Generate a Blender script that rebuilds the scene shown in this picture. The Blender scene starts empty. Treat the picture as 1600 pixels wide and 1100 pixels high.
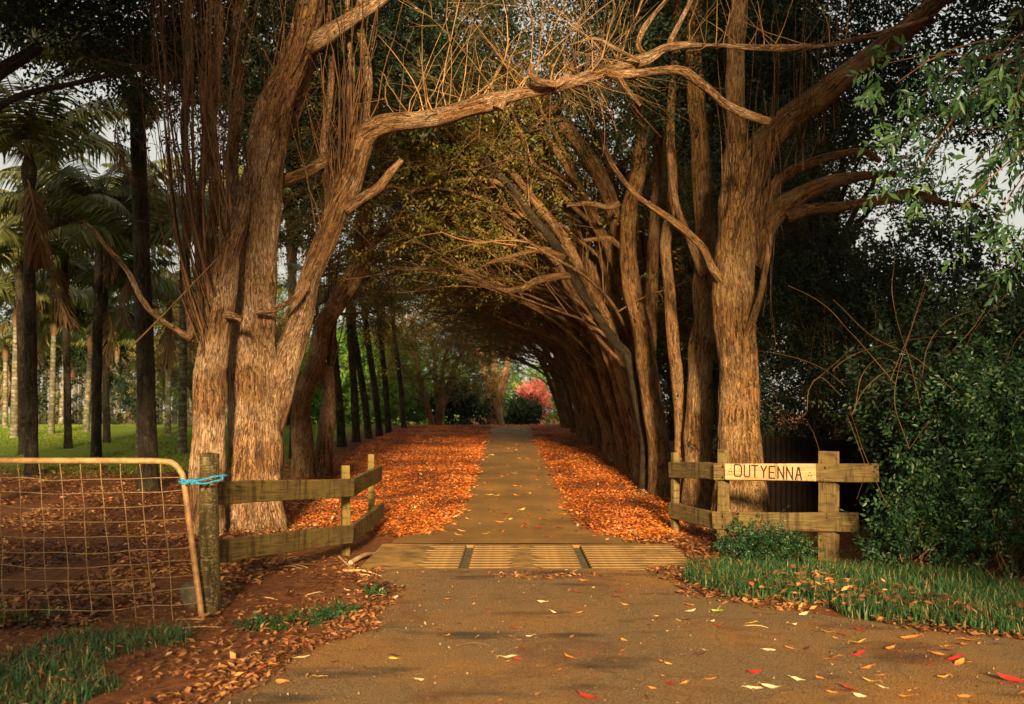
import bpy, math, random
import numpy as np
from mathutils import Vector
R = math.radians
rng = np.random.default_rng(7)
random.seed(7)
SC = bpy.context.scene
COL = SC.collection

# ------------------------------------------------------------------ camera, sky, sun, exposure
CAM_H, FPX, HOR = 1.7, 1650.0, 640.0
cam = bpy.data.objects.new('camera', bpy.data.cameras.new('camera'))
COL.objects.link(cam); SC.camera = cam
cam.location = (0, 0, CAM_H); cam.rotation_euler = (R(90), 0, 0)
cam.data.sensor_width = 36; cam.data.lens = FPX / 1600 * 36
cam.data.shift_y = (HOR - 550) / 1600
cam.data.clip_start = 0.05; cam.data.clip_end = 2000
cam.data.dof.use_dof = True; cam.data.dof.focus_distance = 12.0; cam.data.dof.aperture_fstop = 2.4

SUN_EL, SUN_AZ = 14.0, 2.5            # straight behind the camera, shining up the drive
W = bpy.data.worlds.new('World'); SC.world = W; W.use_nodes = True
wn = W.node_tree.nodes; bg = wn['Background']
sky = wn.new('ShaderNodeTexSky'); sky.sky_type = 'NISHITA'; sky.sun_disc = False
sky.sun_elevation = R(SUN_EL); sky.sun_rotation = R(180 - SUN_AZ)
sky.dust_density = 6.0; sky.air_density = 1.0; sky.ozone_density = 0.6
# a thin even cloud sheet under the blue: the photograph's sky is a flat white
cl = wn.new('ShaderNodeMix'); cl.data_type = 'RGBA'; cl.inputs[0].default_value = 0.85; cl.inputs[7].default_value = (2.7, 2.58, 2.2, 1)
W.node_tree.links.new(sky.outputs[0], cl.inputs[6]); W.node_tree.links.new(cl.outputs[2], bg.inputs[0]); bg.inputs[1].default_value = 0.10
sun = bpy.data.objects.new('sun', bpy.data.lights.new('sun', 'SUN')); COL.objects.link(sun)
sun.data.energy = 5.0; sun.data.angle = R(6.0); sun.data.color = (1.0, 0.74, 0.42)
sdir = Vector((math.sin(R(SUN_AZ)) * math.cos(R(SUN_EL)), -math.cos(R(SUN_AZ)) * math.cos(R(SUN_EL)), math.sin(R(SUN_EL))))
sun.rotation_euler = sdir.to_track_quat('Z', 'Y').to_euler(); sun.location = sdir * 60
SC.view_settings.view_transform = 'Standard'; SC.view_settings.look = 'None'
SC.view_settings.gamma = 1.0; SC.view_settings.use_curve_mapping = False
SC.view_settings.exposure = 1.5
SC.render.engine = 'CYCLES'
SC.cycles.max_bounces = 6; SC.cycles.diffuse_bounces = 3; SC.cycles.glossy_bounces = 2
SC.cycles.transmission_bounces = 3; SC.cycles.use_denoising = True; SC.cycles.sample_clamp_indirect = 4

# ------------------------------------------------------------------ helpers
def sstep(a, b, x):
    t = np.clip((np.asarray(x, float) - a) / (b - a), 0, 1); return t * t * (3 - 2 * t)

def gz(x, y):
    x = np.asarray(x, float); y = np.asarray(y, float)
    # rise from the cattle grid to the crest, then a slow fall
    t = np.clip(y - 13.0, 0, 28.0)
    z = 0.038 * (t - 0.75 * (1 - np.exp(-t / 0.75)))
    z = z - 0.012 * np.clip(y - 42, 0, 60)
    z = z + 0.16 * np.exp(-((x + 3.2) ** 2 / 1.6 + (y - 12.0) ** 2 / 4.0))
    return z - PIT * (sstep(-1.66, -1.5, x) * (1 - sstep(1.88, 2.04, x)) * sstep(11.16, 11.3, y) * (1 - sstep(13.1, 13.24, y)))

PIT = 0.10
def P(px, py, D):
    return np.array([(px - 800) / FPX * D, D, CAM_H + (HOR - py) / FPX * D])

def gp(px, py):
    lo, hi = 3.0, 90.0
    f = lambda D: CAM_H + (HOR - py) / FPX * D - gz((px - 800) / FPX * D, D)
    D = lo
    while D < hi and f(D) > 0: D += 0.25
    a, b = max(lo, D - 0.25), D
    for _ in range(20):
        m = (a + b) / 2
        if f(m) > 0: a = m
        else: b = m
    p = P(px, py, b); p[2] = gz(p[0], p[1]); return p

def hash3(i, j, k):
    h = (i.astype(np.uint32) * np.uint32(374761393) + j.astype(np.uint32) * np.uint32(668265263) + k.astype(np.uint32) * np.uint32(2246822519))
    h = (h ^ (h >> np.uint32(13))) * np.uint32(1274126177); h = h ^ (h >> np.uint32(16))
    return (h & np.uint32(0xFFFF)).astype(float) / 65535.0

def vnoise(p):
    p = np.asarray(p, float); i = np.floor(p).astype(np.int64); f = p - i; f = f * f * (3 - 2 * f)
    r = 0
    for dx in (0, 1):
        for dy in (0, 1):
            for dz in (0, 1):
                w = (f[..., 0] if dx else 1 - f[..., 0]) * (f[..., 1] if dy else 1 - f[..., 1]) * (f[..., 2] if dz else 1 - f[..., 2])
                r = r + w * hash3(i[..., 0] + dx, i[..., 1] + dy, i[..., 2] + dz)
    return r

def nrm(v):
    v = np.asarray(v, float); return v / np.maximum(np.linalg.norm(v, axis=-1, keepdims=True), 1e-9)

class MB:
    """collects arrays of vertices and faces, builds one mesh"""
    def __init__(s): s.V = []; s.Q = []; s.T = []; s.B = []; s.A = []; s.n = 0
    def add(s, V, Q=None, T=None, bk=None, rnd=None):
        V = np.asarray(V, float).reshape(-1, 3); s.V.append(V)
        if Q is not None and len(Q): s.Q.append(np.asarray(Q, np.int64) + s.n)
        if T is not None and len(T): s.T.append(np.asarray(T, np.int64) + s.n)
        s.B.append(V if bk is None else np.asarray(bk, float).reshape(-1, 3))
        s.A.append(np.full(len(V), 0.5) if rnd is None else np.broadcast_to(np.asarray(rnd, float), (len(V),)))
        s.n += len(V); return s
    def box(s, c, size, rot=None, rnd=0.5):
        x, y, z = np.array(size) / 2
        V = np.array([(a, b, d) for a in (-x, x) for b in (-y, y) for d in (-z, z)])
        if rot is not None: V = V @ np.array(rot).T
        V = V + np.array(c)
        return s.add(V, [(0, 1, 3, 2), (4, 6, 7, 5), (0, 4, 5, 1), (2, 3, 7, 6), (0, 2, 6, 4), (1, 5, 7, 3)], rnd=rnd)
    def mesh(s, name, smooth=True):
        me = bpy.data.meshes.new(name)
        if not s.V: return me
        V = np.concatenate(s.V); Q = np.concatenate(s.Q) if s.Q else np.zeros((0, 4), np.int64); T = np.concatenate(s.T) if s.T else np.zeros((0, 3), np.int64)
        me.vertices.add(len(V)); me.vertices.foreach_set('co', V.astype(np.float32).ravel())
        L = np.concatenate([Q.ravel(), T.ravel()]); me.loops.add(len(L)); me.loops.foreach_set('vertex_index', L.astype(np.int32))
        st = np.concatenate([np.arange(len(Q)) * 4, len(Q) * 4 + np.arange(len(T)) * 3]).astype(np.int32)
        me.polygons.add(len(st)); me.polygons.foreach_set('loop_start', st)
        me.polygons.foreach_set('use_smooth', np.full(len(st), smooth))
        a = me.attributes.new('bk', 'FLOAT_VECTOR', 'POINT'); a.data.foreach_set('vector', np.concatenate(s.B).astype(np.float32).ravel())
        a = me.attributes.new('rnd', 'FLOAT', 'POINT'); a.data.foreach_set('value', np.concatenate(s.A).astype(np.float32))
        me.update(calc_edges=True); me.validate()
        return me
    def build(s, name, mat, parent=None, smooth=True, loc=None):
        return link(name, s.mesh(name, smooth), mat, parent, loc)

def link(name, me, mat, parent=None, loc=None):
    if mat is not None and not me.materials: me.materials.append(mat)
    o = bpy.data.objects.new(name, me); COL.objects.link(o)
    if parent is not None: o.parent = parent
    if loc is not None: o.location = tuple(loc)
    return o

def tag(o, label=None, cat=None, group=None, kind=None):
    if label: o['label'] = label
    if cat: o['category'] = cat
    if group: o['group'] = group
    if kind: o['kind'] = kind
    return o

def thing(name, label, cat, loc=(0, 0, 0), group=None):
    o = bpy.data.objects.new(name, None); COL.objects.link(o); o.location = tuple(loc); o.empty_display_size = 0.2
    return tag(o, label, cat, group)

def copy_tree(o, parent=None):
    c = o.copy(); COL.objects.link(c)
    if parent is not None: c.parent = parent
    for ch in list(o.children): copy_tree(ch, c)
    return c

def catmull(pts, vals, step):
    pts = np.asarray(pts, float); vals = np.asarray(vals, float)
    if len(pts) < 3:
        n = max(2, int(np.linalg.norm(pts[-1] - pts[0]) / step) + 1); t = np.linspace(0, 1, n)[:, None]
        return pts[0] * (1 - t) + pts[-1] * t, np.interp(t[:, 0], [0, 1], [vals[0], vals[-1]])
    X = np.concatenate([pts, vals[:, None]], 1)
    E = np.concatenate([[2 * X[0] - X[1]], X, [2 * X[-1] - X[-2]]])
    out = []
    for i in range(len(X) - 1):
        p0, p1, p2, p3 = E[i], E[i + 1], E[i + 2], E[i + 3]
        n = max(1, int(np.linalg.norm(p2[:3] - p1[:3]) / step + 0.5))
        for k in range(n):
            t = k / n
            out.append(0.5 * (2 * p1 + (p2 - p0) * t + (2 * p0 - 5 * p1 + 4 * p2 - p3) * t * t + (3 * p1 - p0 - 3 * p2 + p3) * t ** 3))
    out.append(X[-1]); out = np.array(out)
    return out[:, :3], np.maximum(out[:, 3], 0.0015)

def tube(mb, pts, rad, segs=10, step=0.25, relief=0.0, lobes=0.0, flare=0.0, wob=0.0, rnd=0.5, caps=True, resample=True):
    if resample: pts, rad = catmull(pts, rad, step)
    pts = np.asarray(pts, float); rad = np.asarray(rad, float); n = len(pts)
    if wob: pts = pts + wob * (np.stack([vnoise(pts * 1.7 + k * 17.3) for k in range(3)], -1) - 0.5) * np.linspace(0.2, 1, n)[:, None]
    tan = nrm(np.gradient(pts, axis=0)); s = np.concatenate([[0], np.cumsum(np.linalg.norm(np.diff(pts, axis=0), axis=1))])
    u = np.cross(tan[0], [0.13, 1, 0.07] if abs(tan[0][1]) < 0.9 else [1, 0, 0]); u = u / np.linalg.norm(u)
    U = np.zeros_like(pts)
    for i in range(n):
        u = u - tan[i] * np.dot(u, tan[i]); u = u / max(np.linalg.norm(u), 1e-9); U[i] = u
    Wv = np.cross(tan, U)
    th = np.linspace(0, 2 * np.pi, segs, endpoint=False)
    ph = random.random() * 6.28
    r = rad[:, None] * np.ones((1, segs))
    if flare: r = r * (1 + flare * np.exp(-s / (2.2 * rad[0]))[:, None] * (1 + 0.45 * np.sin(4 * th + ph) + 0.25 * np.sin(7 * th + 2 * ph)))
    if lobes: r = r * (1 + lobes * (np.sin(3 * th[None] + ph + s[:, None] * 0.5) * 0.6 + np.sin(5 * th[None] - s[:, None] * 0.3 + 2 * ph) * 0.4))
    off = random.random() * 50
    bk = np.stack([np.cos(th)[None] * rad[:, None].clip(0.03), np.sin(th)[None] * rad[:, None].clip(0.03), np.broadcast_to(s[:, None], (n, segs))], -1) + off
    if relief:
        q = bk * np.array([16, 16, 2.6]); q2 = bk * np.array([40, 40, 8.0]); q3 = bk * np.array([4, 4, 2.2])
        r = r + relief * ((1 - np.abs(2 * vnoise(q) - 1)) - 0.6) + relief * 0.5 * (vnoise(q2) - 0.5) + relief * 3.0 * (vnoise(q3) - 0.5)
    V = pts[:, None] + U[:, None] * (np.cos(th)[None, :, None] * r[..., None]) + Wv[:, None] * (np.sin(th)[None, :, None] * r[..., None])
    i = np.arange(n - 1)[:, None] * segs; j = np.arange(segs)[None]; j2 = (j + 1) % segs
    Q = np.stack([i + j, i + j2, i + segs + j2, i + segs + j], -1).reshape(-1, 4)
    mb.add(V, Q, bk=bk, rnd=rnd)
    if caps:
        for e, k in ((0, 0), (1, n - 1)):
            b = V[k]; c = b.mean(0) + tan[k] * (rad[k] * 0.15 if e else -rad[k] * 0.15)
            T = [(segs, a, (a + 1) % segs) if e else (segs, (a + 1) % segs, a) for a in range(segs)]
            mb.add(np.concatenate([b, [c]]), None, T, bk=np.concatenate([bk[k], [bk[k].mean(0)]]), rnd=rnd)
    return mb

def thin_tubes(mb, PT, r0, r1, segs=3, rnd=None):
    """many twigs at once: PT is (N,K,3)"""
    PT = np.asarray(PT, float)
    if len(PT) == 0: return mb
    N, K, _ = PT.shape
    r0 = np.broadcast_to(r0, (N,)); r1 = np.broadcast_to(r1, (N,))
    d = nrm(PT[:, -1] - PT[:, 0]); ref = np.where(np.abs(d[:, 2:3]) < 0.8, np.array([[0, 0, 1.0]]), np.array([[1.0, 0, 0]]))
    u = nrm(np.cross(d, ref)); w = np.cross(d, u); th = np.linspace(0, 2 * np.pi, segs, endpoint=False)
    t = np.linspace(0, 1, K); r = r0[:, None] * (1 - t) + r1[:, None] * t
    ring = u[:, None, None] * np.cos(th)[None, None, :, None] + w[:, None, None] * np.sin(th)[None, None, :, None]
    V = PT[:, :, None] + ring * r[:, :, None, None]
    a = (np.arange(N)[:, None, None] * K + np.arange(K - 1)[None, :, None]) * segs; j = np.arange(segs)[None, None]; j2 = (j + 1) % segs
    Q = np.stack([a + j, a + j2, a + segs + j2, a + segs + j], -1).reshape(-1, 4)
    rv = rng.random(N) if rnd is None else np.broadcast_to(rnd, (N,))
    return mb.add(V, Q, rnd=np.repeat(rv, K * segs))

def leaves(mb, C, D, Nn, L, Wd, fold=0.25, droop=0.0, rnd=None):
    """rhombic folded leaves, two triangles each"""
    n = len(C)
    if n == 0: return mb
    D = nrm(D); S = nrm(np.cross(D, Nn)); Nn = np.cross(S, D)
    L = np.broadcast_to(L, (n,))[:, None]; Wd = np.broadcast_to(Wd, (n,))[:, None]
    m = C + D * L * 0.45
    V = np.stack([C, m + S * Wd * 0.5 + Nn * Wd * fold, C + D * L - Nn * L * droop, m - S * Wd * 0.5 + Nn * Wd * fold], 1)
    b = np.arange(n)[:, None] * 4
    T = np.concatenate([b + np.array([[0, 1, 2]]), b + np.array([[0, 2, 3]])])
    rv = rng.random(n) if rnd is None else rnd
    return mb.add(V, None, T, rnd=np.repeat(rv, 4))

def sprays(mb, S0, DR, length, nl, ll, lw, side=0.9, up=0.5, droop=0.1, jit=0.25, tone=None):
    """leafy sprays: nl leaves along each short twig, alternating sides"""
    S0 = np.asarray(S0, float); N = len(S0)
    if N == 0: return mb
    DR = nrm(np.asarray(DR, float) + rng.normal(0, 0.12, (N, 3)))
    nv = nrm(np.array([0, 0, up]) + rng.normal(0, 0.5, (N, 3))); sd = nrm(np.cross(DR, nv)); nv = np.cross(sd, DR)
    t = (np.arange(nl) + 0.6) / nl
    ln = length * (0.6 + 0.7 * rng.random(N))
    C = S0[:, None] + DR[:, None] * (t[None, :, None] * ln[:, None, None])
    sg = np.where(np.arange(nl) % 2 == 0, 1, -1)[None, :, None]
    D = DR[:, None] * 0.7 + sd[:, None] * sg * side + rng.normal(0, jit, (N, nl, 3)) + np.array([0, 0, -droop])
    Nn = nv[:, None] + rng.normal(0, jit * 1.3, (N, nl, 3))
    sz = (0.65 + 0.6 * rng.random((N, nl)))
    tn = rng.random(N) if tone is None else tone
    rv = np.clip(tn[:, None] * 0.6 + 0.4 * rng.random((N, nl)), 0, 1)
    return leaves(mb, C.reshape(-1, 3), D.reshape(-1, 3), Nn.reshape(-1, 3), (ll * sz).ravel(), (lw * sz).ravel(), rnd=rv.ravel())

# ------------------------------------------------------------------ materials
def mat(name, build):
    m = bpy.data.materials.new(name); m.use_nodes = True; nt = m.node_tree
    bs = nt.nodes['Principled BSDF']; build(nt, bs); return m
def nd(nt, t, **k):
    n = nt.nodes.new(t)
    for a, v in k.items():
        if a in ('ins',):
            for kk, vv in v.items(): n.inputs[kk].default_value = vv
        else: setattr(n, a, v)
    return n
def ramp(nt, fac, stops):
    r = nt.nodes.new('ShaderNodeValToRGB'); e = r.color_ramp.elements
    while len(e) < len(stops): e.new(0.5)
    for el, (p, c) in zip(e, stops): el.position = p; el.color = (*c, 1)
    nt.links.new(fac, r.inputs[0]); return r.outputs[0]
def noise(nt, vec, scale, detail=4, rough=0.6, dist=0.0):
    n = nd(nt, 'ShaderNodeTexNoise', ins={'Scale': scale, 'Detail': detail, 'Roughness': rough, 'Distortion': dist})
    if vec is not None: nt.links.new(vec, n.inputs['Vector'])
    return n.outputs['Fac']
def mixc(nt, f, a, b, mode='MIX'):
    n = nd(nt, 'ShaderNodeMix', data_type='RGBA', blend_type=mode)
    for s, v in ((n.inputs[0], f), (n.inputs[6], a), (n.inputs[7], b)):
        if isinstance(v, bpy.types.NodeSocket): nt.links.new(v, s)
        else: s.default_value = v if isinstance(v, (int, float)) else (*v, 1)
    return n.outputs[2]
def bump(nt, bs, h, st, dist=0.02):
    b = nd(nt, 'ShaderNodeBump', ins={'Strength': st, 'Distance': dist}); nt.links.new(h, b.inputs['Height']); nt.links.new(b.outputs[0], bs.inputs['Normal'])
def scaled(nt, vec, s):
    m = nd(nt, 'ShaderNodeMapping'); m.inputs['Scale'].default_value = s; nt.links.new(vec, m.inputs['Vector']); return m.outputs[0]
def attr(nt, n, out='Vector'):
    return nd(nt, 'ShaderNodeAttribute', attribute_name=n).outputs[out]
def math2(nt, op, a, b):
    n = nd(nt, 'ShaderNodeMath', operation=op)
    for s, v in ((n.inputs[0], a), (n.inputs[1], b)):
        if isinstance(v, bpy.types.NodeSocket): nt.links.new(v, s)
        else: s.default_value = v
    return n.outputs[0]

def bark_mat(name, dark, mid, light, pale, pale_amt=0.62, lich=0.0, st=0.9):
    def b(nt, bs):
        v = attr(nt, 'bk')
        f1 = noise(nt, scaled(nt, v, (34, 34, 3.0)), 1.0, 8, 0.72, 0.35)
        f2 = noise(nt, scaled(nt, v, (90, 90, 13)), 1.0, 4, 0.6)
        big = noise(nt, v, 1.6, 3, 0.5)
        ring = noise(nt, scaled(nt, v, (3, 3, 26)), 1.0, 3, 0.6, 0.4)
        wv = nd(nt, 'ShaderNodeVectorMath', operation='ADD'); nt.links.new(scaled(nt, v, (44, 44, 5.0)), wv.inputs[0])
        nz = nd(nt, 'ShaderNodeTexNoise', ins={'Scale': 9.0, 'Detail': 5.0}); nt.links.new(v, nz.inputs['Vector']); nm = nd(nt, 'ShaderNodeVectorMath', operation='SCALE', ins={'Scale': 2.6}); nt.links.new(nz.outputs['Color'], nm.inputs[0]); nt.links.new(nm.outputs[0], wv.inputs[1])
        vo = nd(nt, 'ShaderNodeTexVoronoi', feature='DISTANCE_TO_EDGE', ins={'Scale': 1.0}); nt.links.new(wv.outputs[0], vo.inputs['Vector'])
        vc = nd(nt, 'ShaderNodeTexVoronoi', ins={'Scale': 1.0}); nt.links.new(wv.outputs[0], vc.inputs['Vector'])
        crack = ramp(nt, math2(nt, 'ADD', vo.outputs['Distance'], math2(nt, 'MULTIPLY', math2(nt, 'SUBTRACT', f2, 0.42), 0.5)), [(0.0, (0.35, 0.35, 0.35)), (0.12, (1, 1, 1))])
        plate = nd(nt, 'ShaderNodeSeparateColor'); nt.links.new(vc.outputs['Color'], plate.inputs[0])
        stain = noise(nt, scaled(nt, v, (2.2, 2.2, 0.9)), 1.0, 5, 0.65, 0.5)
        tone = math2(nt, 'ADD', math2(nt, 'MULTIPLY', f1, 0.72), math2(nt, 'MULTIPLY', plate.outputs[0], 0.28))
        c = ramp(nt, tone, [(0.34, dark), (0.48, mid), (0.66, light)])
        c = mixc(nt, ramp(nt, big, [(0.48, (0, 0, 0)), (0.66, (0.85, 0.85, 0.85))]), c, mixc(nt, tone, mid, pale))
        c = mixc(nt, ramp(nt, stain, [(0.34, (0.75, 0.75, 0.75)), (0.48, (0, 0, 0))]), c, tuple(0.5 * (x + y) for x, y in zip(dark, mid)))
        pf = math2(nt, 'MULTIPLY', ramp(nt, f2, [(pale_amt - 0.05, (0, 0, 0)), (pale_amt + 0.1, (1, 1, 1))]), ramp(nt, big, [(0.42, (0, 0, 0)), (0.62, (1, 1, 1))]))
        c = mixc(nt, pf, c, pale)
        c = mixc(nt, crack, dark, c)
        if lich:
            c = mixc(nt, math2(nt, 'MULTIPLY', ramp(nt, noise(nt, v, 9, 5, 0.7), [(0.55, (0, 0, 0)), (0.66, (1, 1, 1))]), lich), c, (0.16, 0.17, 0.06))
        nt.links.new(c, bs.inputs['Base Color']); bs.inputs['Roughness'].default_value = 0.85; bs.inputs['Specular IOR Level'].default_value = 0.2
        h = math2(nt, 'ADD', math2(nt, 'ADD', math2(nt, 'ADD', f1, math2(nt, 'MULTIPLY', crack, 0.55)), math2(nt, 'MULTIPLY', f2, 0.4)), math2(nt, 'MULTIPLY', ring, 0.35))
        bump(nt, bs, h, 1.0, 0.06)
    return mat(name, b)

def leaf_mat(name, stops, trans=0.3, rough=0.45, spec=0.35):
    def b(nt, bs):
        c = ramp(nt, attr(nt, 'rnd', 'Fac'), stops)
        nt.links.new(c, bs.inputs['Base Color']); bs.inputs['Roughness'].default_value = rough; bs.inputs['Specular IOR Level'].default_value = spec
        if trans:
            tr = nd(nt, 'ShaderNodeBsdfTranslucent'); nt.links.new(c, tr.inputs[0]); mx = nd(nt, 'ShaderNodeMixShader'); mx.inputs[0].default_value = trans
            nt.links.new(bs.outputs[0], mx.inputs[1]); nt.links.new(tr.outputs[0], mx.inputs[2]); nt.links.new(mx.outputs[0], nt.nodes['Material Output'].inputs[0])
    return mat(name, b)

def wood_mat(name, dark, mid, light, moss, moss_amt=0.5):
    def b(nt, bs):
        v = nd(nt, 'ShaderNodeTexCoord').outputs['Object']
        info = nd(nt, 'ShaderNodeObjectInfo').outputs['Random']
        gr = noise(nt, scaled(nt, v, (3, 60, 60)), 1.0, 5, 0.6, 0.3)
        bl = noise(nt, scaled(nt, v, (5, 6, 6)), 1.0, 5, 0.65)
        st = noise(nt, scaled(nt, v, (14, 14, 2.5)), 1.0, 4, 0.6)
        sp = noise(nt, v, 55, 3, 0.7)
        c = ramp(nt, gr, [(0.3, dark), (0.5, mid), (0.75, light)])
        c = mixc(nt, math2(nt, 'MULTIPLY', ramp(nt, bl, [(0.42, (0, 0, 0)), (0.62, (1, 1, 1))]), moss_amt), c, moss)
        c = mixc(nt, ramp(nt, st, [(0.52, (0, 0, 0)), (0.66, (0.85, 0.85, 0.85))]), c, dark)
        end = noise(nt, scaled(nt, v, (1.3, 3, 3)), 1.0, 4, 0.6); c = mixc(nt, ramp(nt, end, [(0.5, (0, 0, 0)), (0.68, (0.6, 0.6, 0.6))]), c, tuple(0.6 * a + 0.4 * b for a, b in zip(dark, mid)))
        c = mixc(nt, ramp(nt, sp, [(0.64, (0, 0, 0)), (0.72, (0.55, 0.55, 0.55))]), c, light)
        nt.links.new(c, bs.inputs['Base Color']); bs.inputs['Roughness'].default_value = 0.85; bs.inputs['Specular IOR Level'].default_value = 0.2
        bump(nt, bs, math2(nt, 'ADD', gr, math2(nt, 'MULTIPLY', sp, 0.4)), 0.6, 0.008)
    return mat(name, b)

def plain(name, col, rough=0.7, var=0.3, scale=12, metal=0.0, spec=0.3, bst=0.2, byrnd=False):
    def b(nt, bs):
        v = nd(nt, 'ShaderNodeTexCoord').outputs['Object']
        f = noise(nt, v, scale, 5, 0.65)
        c = mixc(nt, ramp(nt, f, [(0.35, (0, 0, 0)), (0.65, (1, 1, 1))]), tuple(x * (1 - var) for x in col), tuple(min(1, x * (1 + var)) for x in col))
        if byrnd: c = mixc(nt, 1.0, c, ramp(nt, attr(nt, 'rnd', 'Fac'), [(0.0, (0.3, 0.3, 0.3)), (0.6, (0.9, 0.9, 0.9)), (1.0, (1.7, 1.6, 1.5))]), 'MULTIPLY')
        nt.links.new(c, bs.inputs['Base Color']); bs.inputs['Roughness'].default_value = rough; bs.inputs['Metallic'].default_value = metal; bs.inputs['Specular IOR Level'].default_value = spec
        bump(nt, bs, f, bst, 0.01)
    return mat(name, b)

M = {}
M['bark_hero'] = bark_mat('bark_hero', (0.040, 0.018, 0.007), (0.19, 0.092, 0.034), (0.34, 0.18, 0.070), (0.60, 0.40, 0.24), 0.56, 0.12)
M['bark_right'] = bark_mat('bark_right', (0.035, 0.016, 0.006), (0.18, 0.085, 0.027), (0.32, 0.165, 0.055), (0.50, 0.32, 0.15), 0.60, 0.2)
M['bark_avenue'] = bark_mat('bark_avenue', (0.05, 0.022, 0.009), (0.21, 0.102, 0.036), (0.35, 0.185, 0.07), (0.42, 0.27, 0.13), 0.66, 0.2)
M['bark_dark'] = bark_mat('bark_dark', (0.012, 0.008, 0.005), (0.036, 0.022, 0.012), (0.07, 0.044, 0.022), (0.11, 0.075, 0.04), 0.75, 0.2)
M['twig'] = plain('twig', (0.115, 0.055, 0.020), 0.8, 0.4, 6, byrnd=True)
M['twig_mid'] = plain('twig_mid', (0.25, 0.14, 0.055), 0.8, 0.4, 6, byrnd=True)
M['twig_pale'] = plain('twig_pale', (0.42, 0.27, 0.12), 0.8, 0.35, 6)
M['twig_dark'] = plain('twig_dark', (0.17, 0.088, 0.034), 0.85, 0.4, 6, byrnd=True)
def _palm(nt, bs):
    v = attr(nt, 'bk'); w = nd(nt, 'ShaderNodeTexWave', wave_type='BANDS', bands_direction='Z', ins={'Scale': 2.3, 'Distortion': 1.6, 'Detail': 2.0})
    nt.links.new(v, w.inputs[0]); f = noise(nt, v, 5, 4, 0.6); f2 = noise(nt, scaled(nt, v, (20, 20, 8)), 1.0, 4, 0.6)
    c = ramp(nt, f, [(0.35, (0.05, 0.04, 0.022)), (0.5, (0.12, 0.10, 0.055)), (0.68, (0.30, 0.28, 0.20))])
    c = mixc(nt, ramp(nt, f2, [(0.5, (0, 0, 0)), (0.7, (0.7, 0.7, 0.7))]), c, (0.13, 0.13, 0.05))
    c = mixc(nt, ramp(nt, w.outputs['Fac'], [(0.0, (0.8, 0.8, 0.8)), (0.2, (0, 0, 0))]), c, (0.05, 0.035, 0.02))
    nt.links.new(c, bs.inputs['Base Color']); bs.inputs['Roughness'].default_value = 0.85
    bump(nt, bs, w.outputs['Fac'], 0.6, 0.02)
M['palm_trunk'] = mat('palm_trunk', _palm)
M['palm_trunk_dark'] = bark_mat('palm_trunk_dark', (0.012, 0.008, 0.005), (0.04, 0.028, 0.016), (0.085, 0.065, 0.04), (0.16, 0.13, 0.09), 0.72, 0.5)  # near palms' shade is put into this dark bark; the slim row shares it
M['frond'] = leaf_mat('frond', [(0.0, (0.07, 0.075, 0.02)), (0.5, (0.11, 0.13, 0.035)), (1.0, (0.27, 0.24, 0.09))], 0.3, 0.45, 0.35)
M['frond_dry'] = leaf_mat('frond_dry', [(0.0, (0.09, 0.05, 0.022)), (1.0, (0.22, 0.13, 0.065))], 0.2, 0.7, 0.2)
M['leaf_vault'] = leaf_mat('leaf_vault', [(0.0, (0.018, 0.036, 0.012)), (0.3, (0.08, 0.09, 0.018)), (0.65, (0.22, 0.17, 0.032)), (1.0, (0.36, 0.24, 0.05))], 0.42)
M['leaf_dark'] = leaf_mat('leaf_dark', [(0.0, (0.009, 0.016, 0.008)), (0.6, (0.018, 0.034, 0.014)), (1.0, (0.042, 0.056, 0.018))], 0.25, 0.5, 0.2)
M['leaf_shrub'] = leaf_mat('leaf_shrub', [(0.0, (0.008, 0.026, 0.010)), (0.5, (0.018, 0.052, 0.018)), (0.85, (0.045, 0.100, 0.030)), (1.0, (0.12, 0.13, 0.035))], 0.25, 0.4, 0.35)
M['leaf_glossy'] = leaf_mat('leaf_glossy', [(0.0, (0.016, 0.045, 0.014)), (0.7, (0.036, 0.092, 0.026)), (1.0, (0.09, 0.15, 0.04))], 0.3, 0.4, 0.35)
M['leaf_olive'] = leaf_mat('leaf_olive', [(0.0, (0.022, 0.032, 0.010)), (0.6, (0.06, 0.07, 0.02)), (1.0, (0.15, 0.13, 0.035))], 0.4)
M['leaf_bright'] = leaf_mat('leaf_bright', [(0.0, (0.04, 0.10, 0.02)), (0.5, (0.13, 0.27, 0.04)), (1.0, (0.30, 0.44, 0.08))], 0.4)
M['leaf_red'] = leaf_mat('leaf_red', [(0.0, (0.48, 0.09, 0.075)), (0.6, (0.72, 0.20, 0.16)), (1.0, (0.85, 0.42, 0.34))], 0.4)
M['litter'] = leaf_mat('litter', [(0.0, (0.09, 0.025, 0.009)), (0.22, (0.26, 0.066, 0.014)), (0.52, (0.52, 0.125, 0.016)), (0.78, (0.72, 0.22, 0.026)), (0.9, (0.76, 0.36, 0.09)), (0.93, (0.55, 0.04, 0.02)), (1.0, (0.85, 0.62, 0.34))], 0.15, 0.55, 0.3)
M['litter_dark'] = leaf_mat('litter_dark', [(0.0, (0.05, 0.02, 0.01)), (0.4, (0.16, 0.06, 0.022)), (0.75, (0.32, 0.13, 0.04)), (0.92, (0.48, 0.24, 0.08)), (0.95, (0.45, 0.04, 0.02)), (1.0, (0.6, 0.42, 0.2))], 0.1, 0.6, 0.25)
M['grass'] = leaf_mat('grass', [(0.0, (0.018, 0.05, 0.018)), (0.6, (0.04, 0.115, 0.035)), (0.86, (0.085, 0.17, 0.045)), (0.89, (0.22, 0.16, 0.06)), (1.0, (0.36, 0.26, 0.10))], 0.3, 0.45, 0.3)
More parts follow.
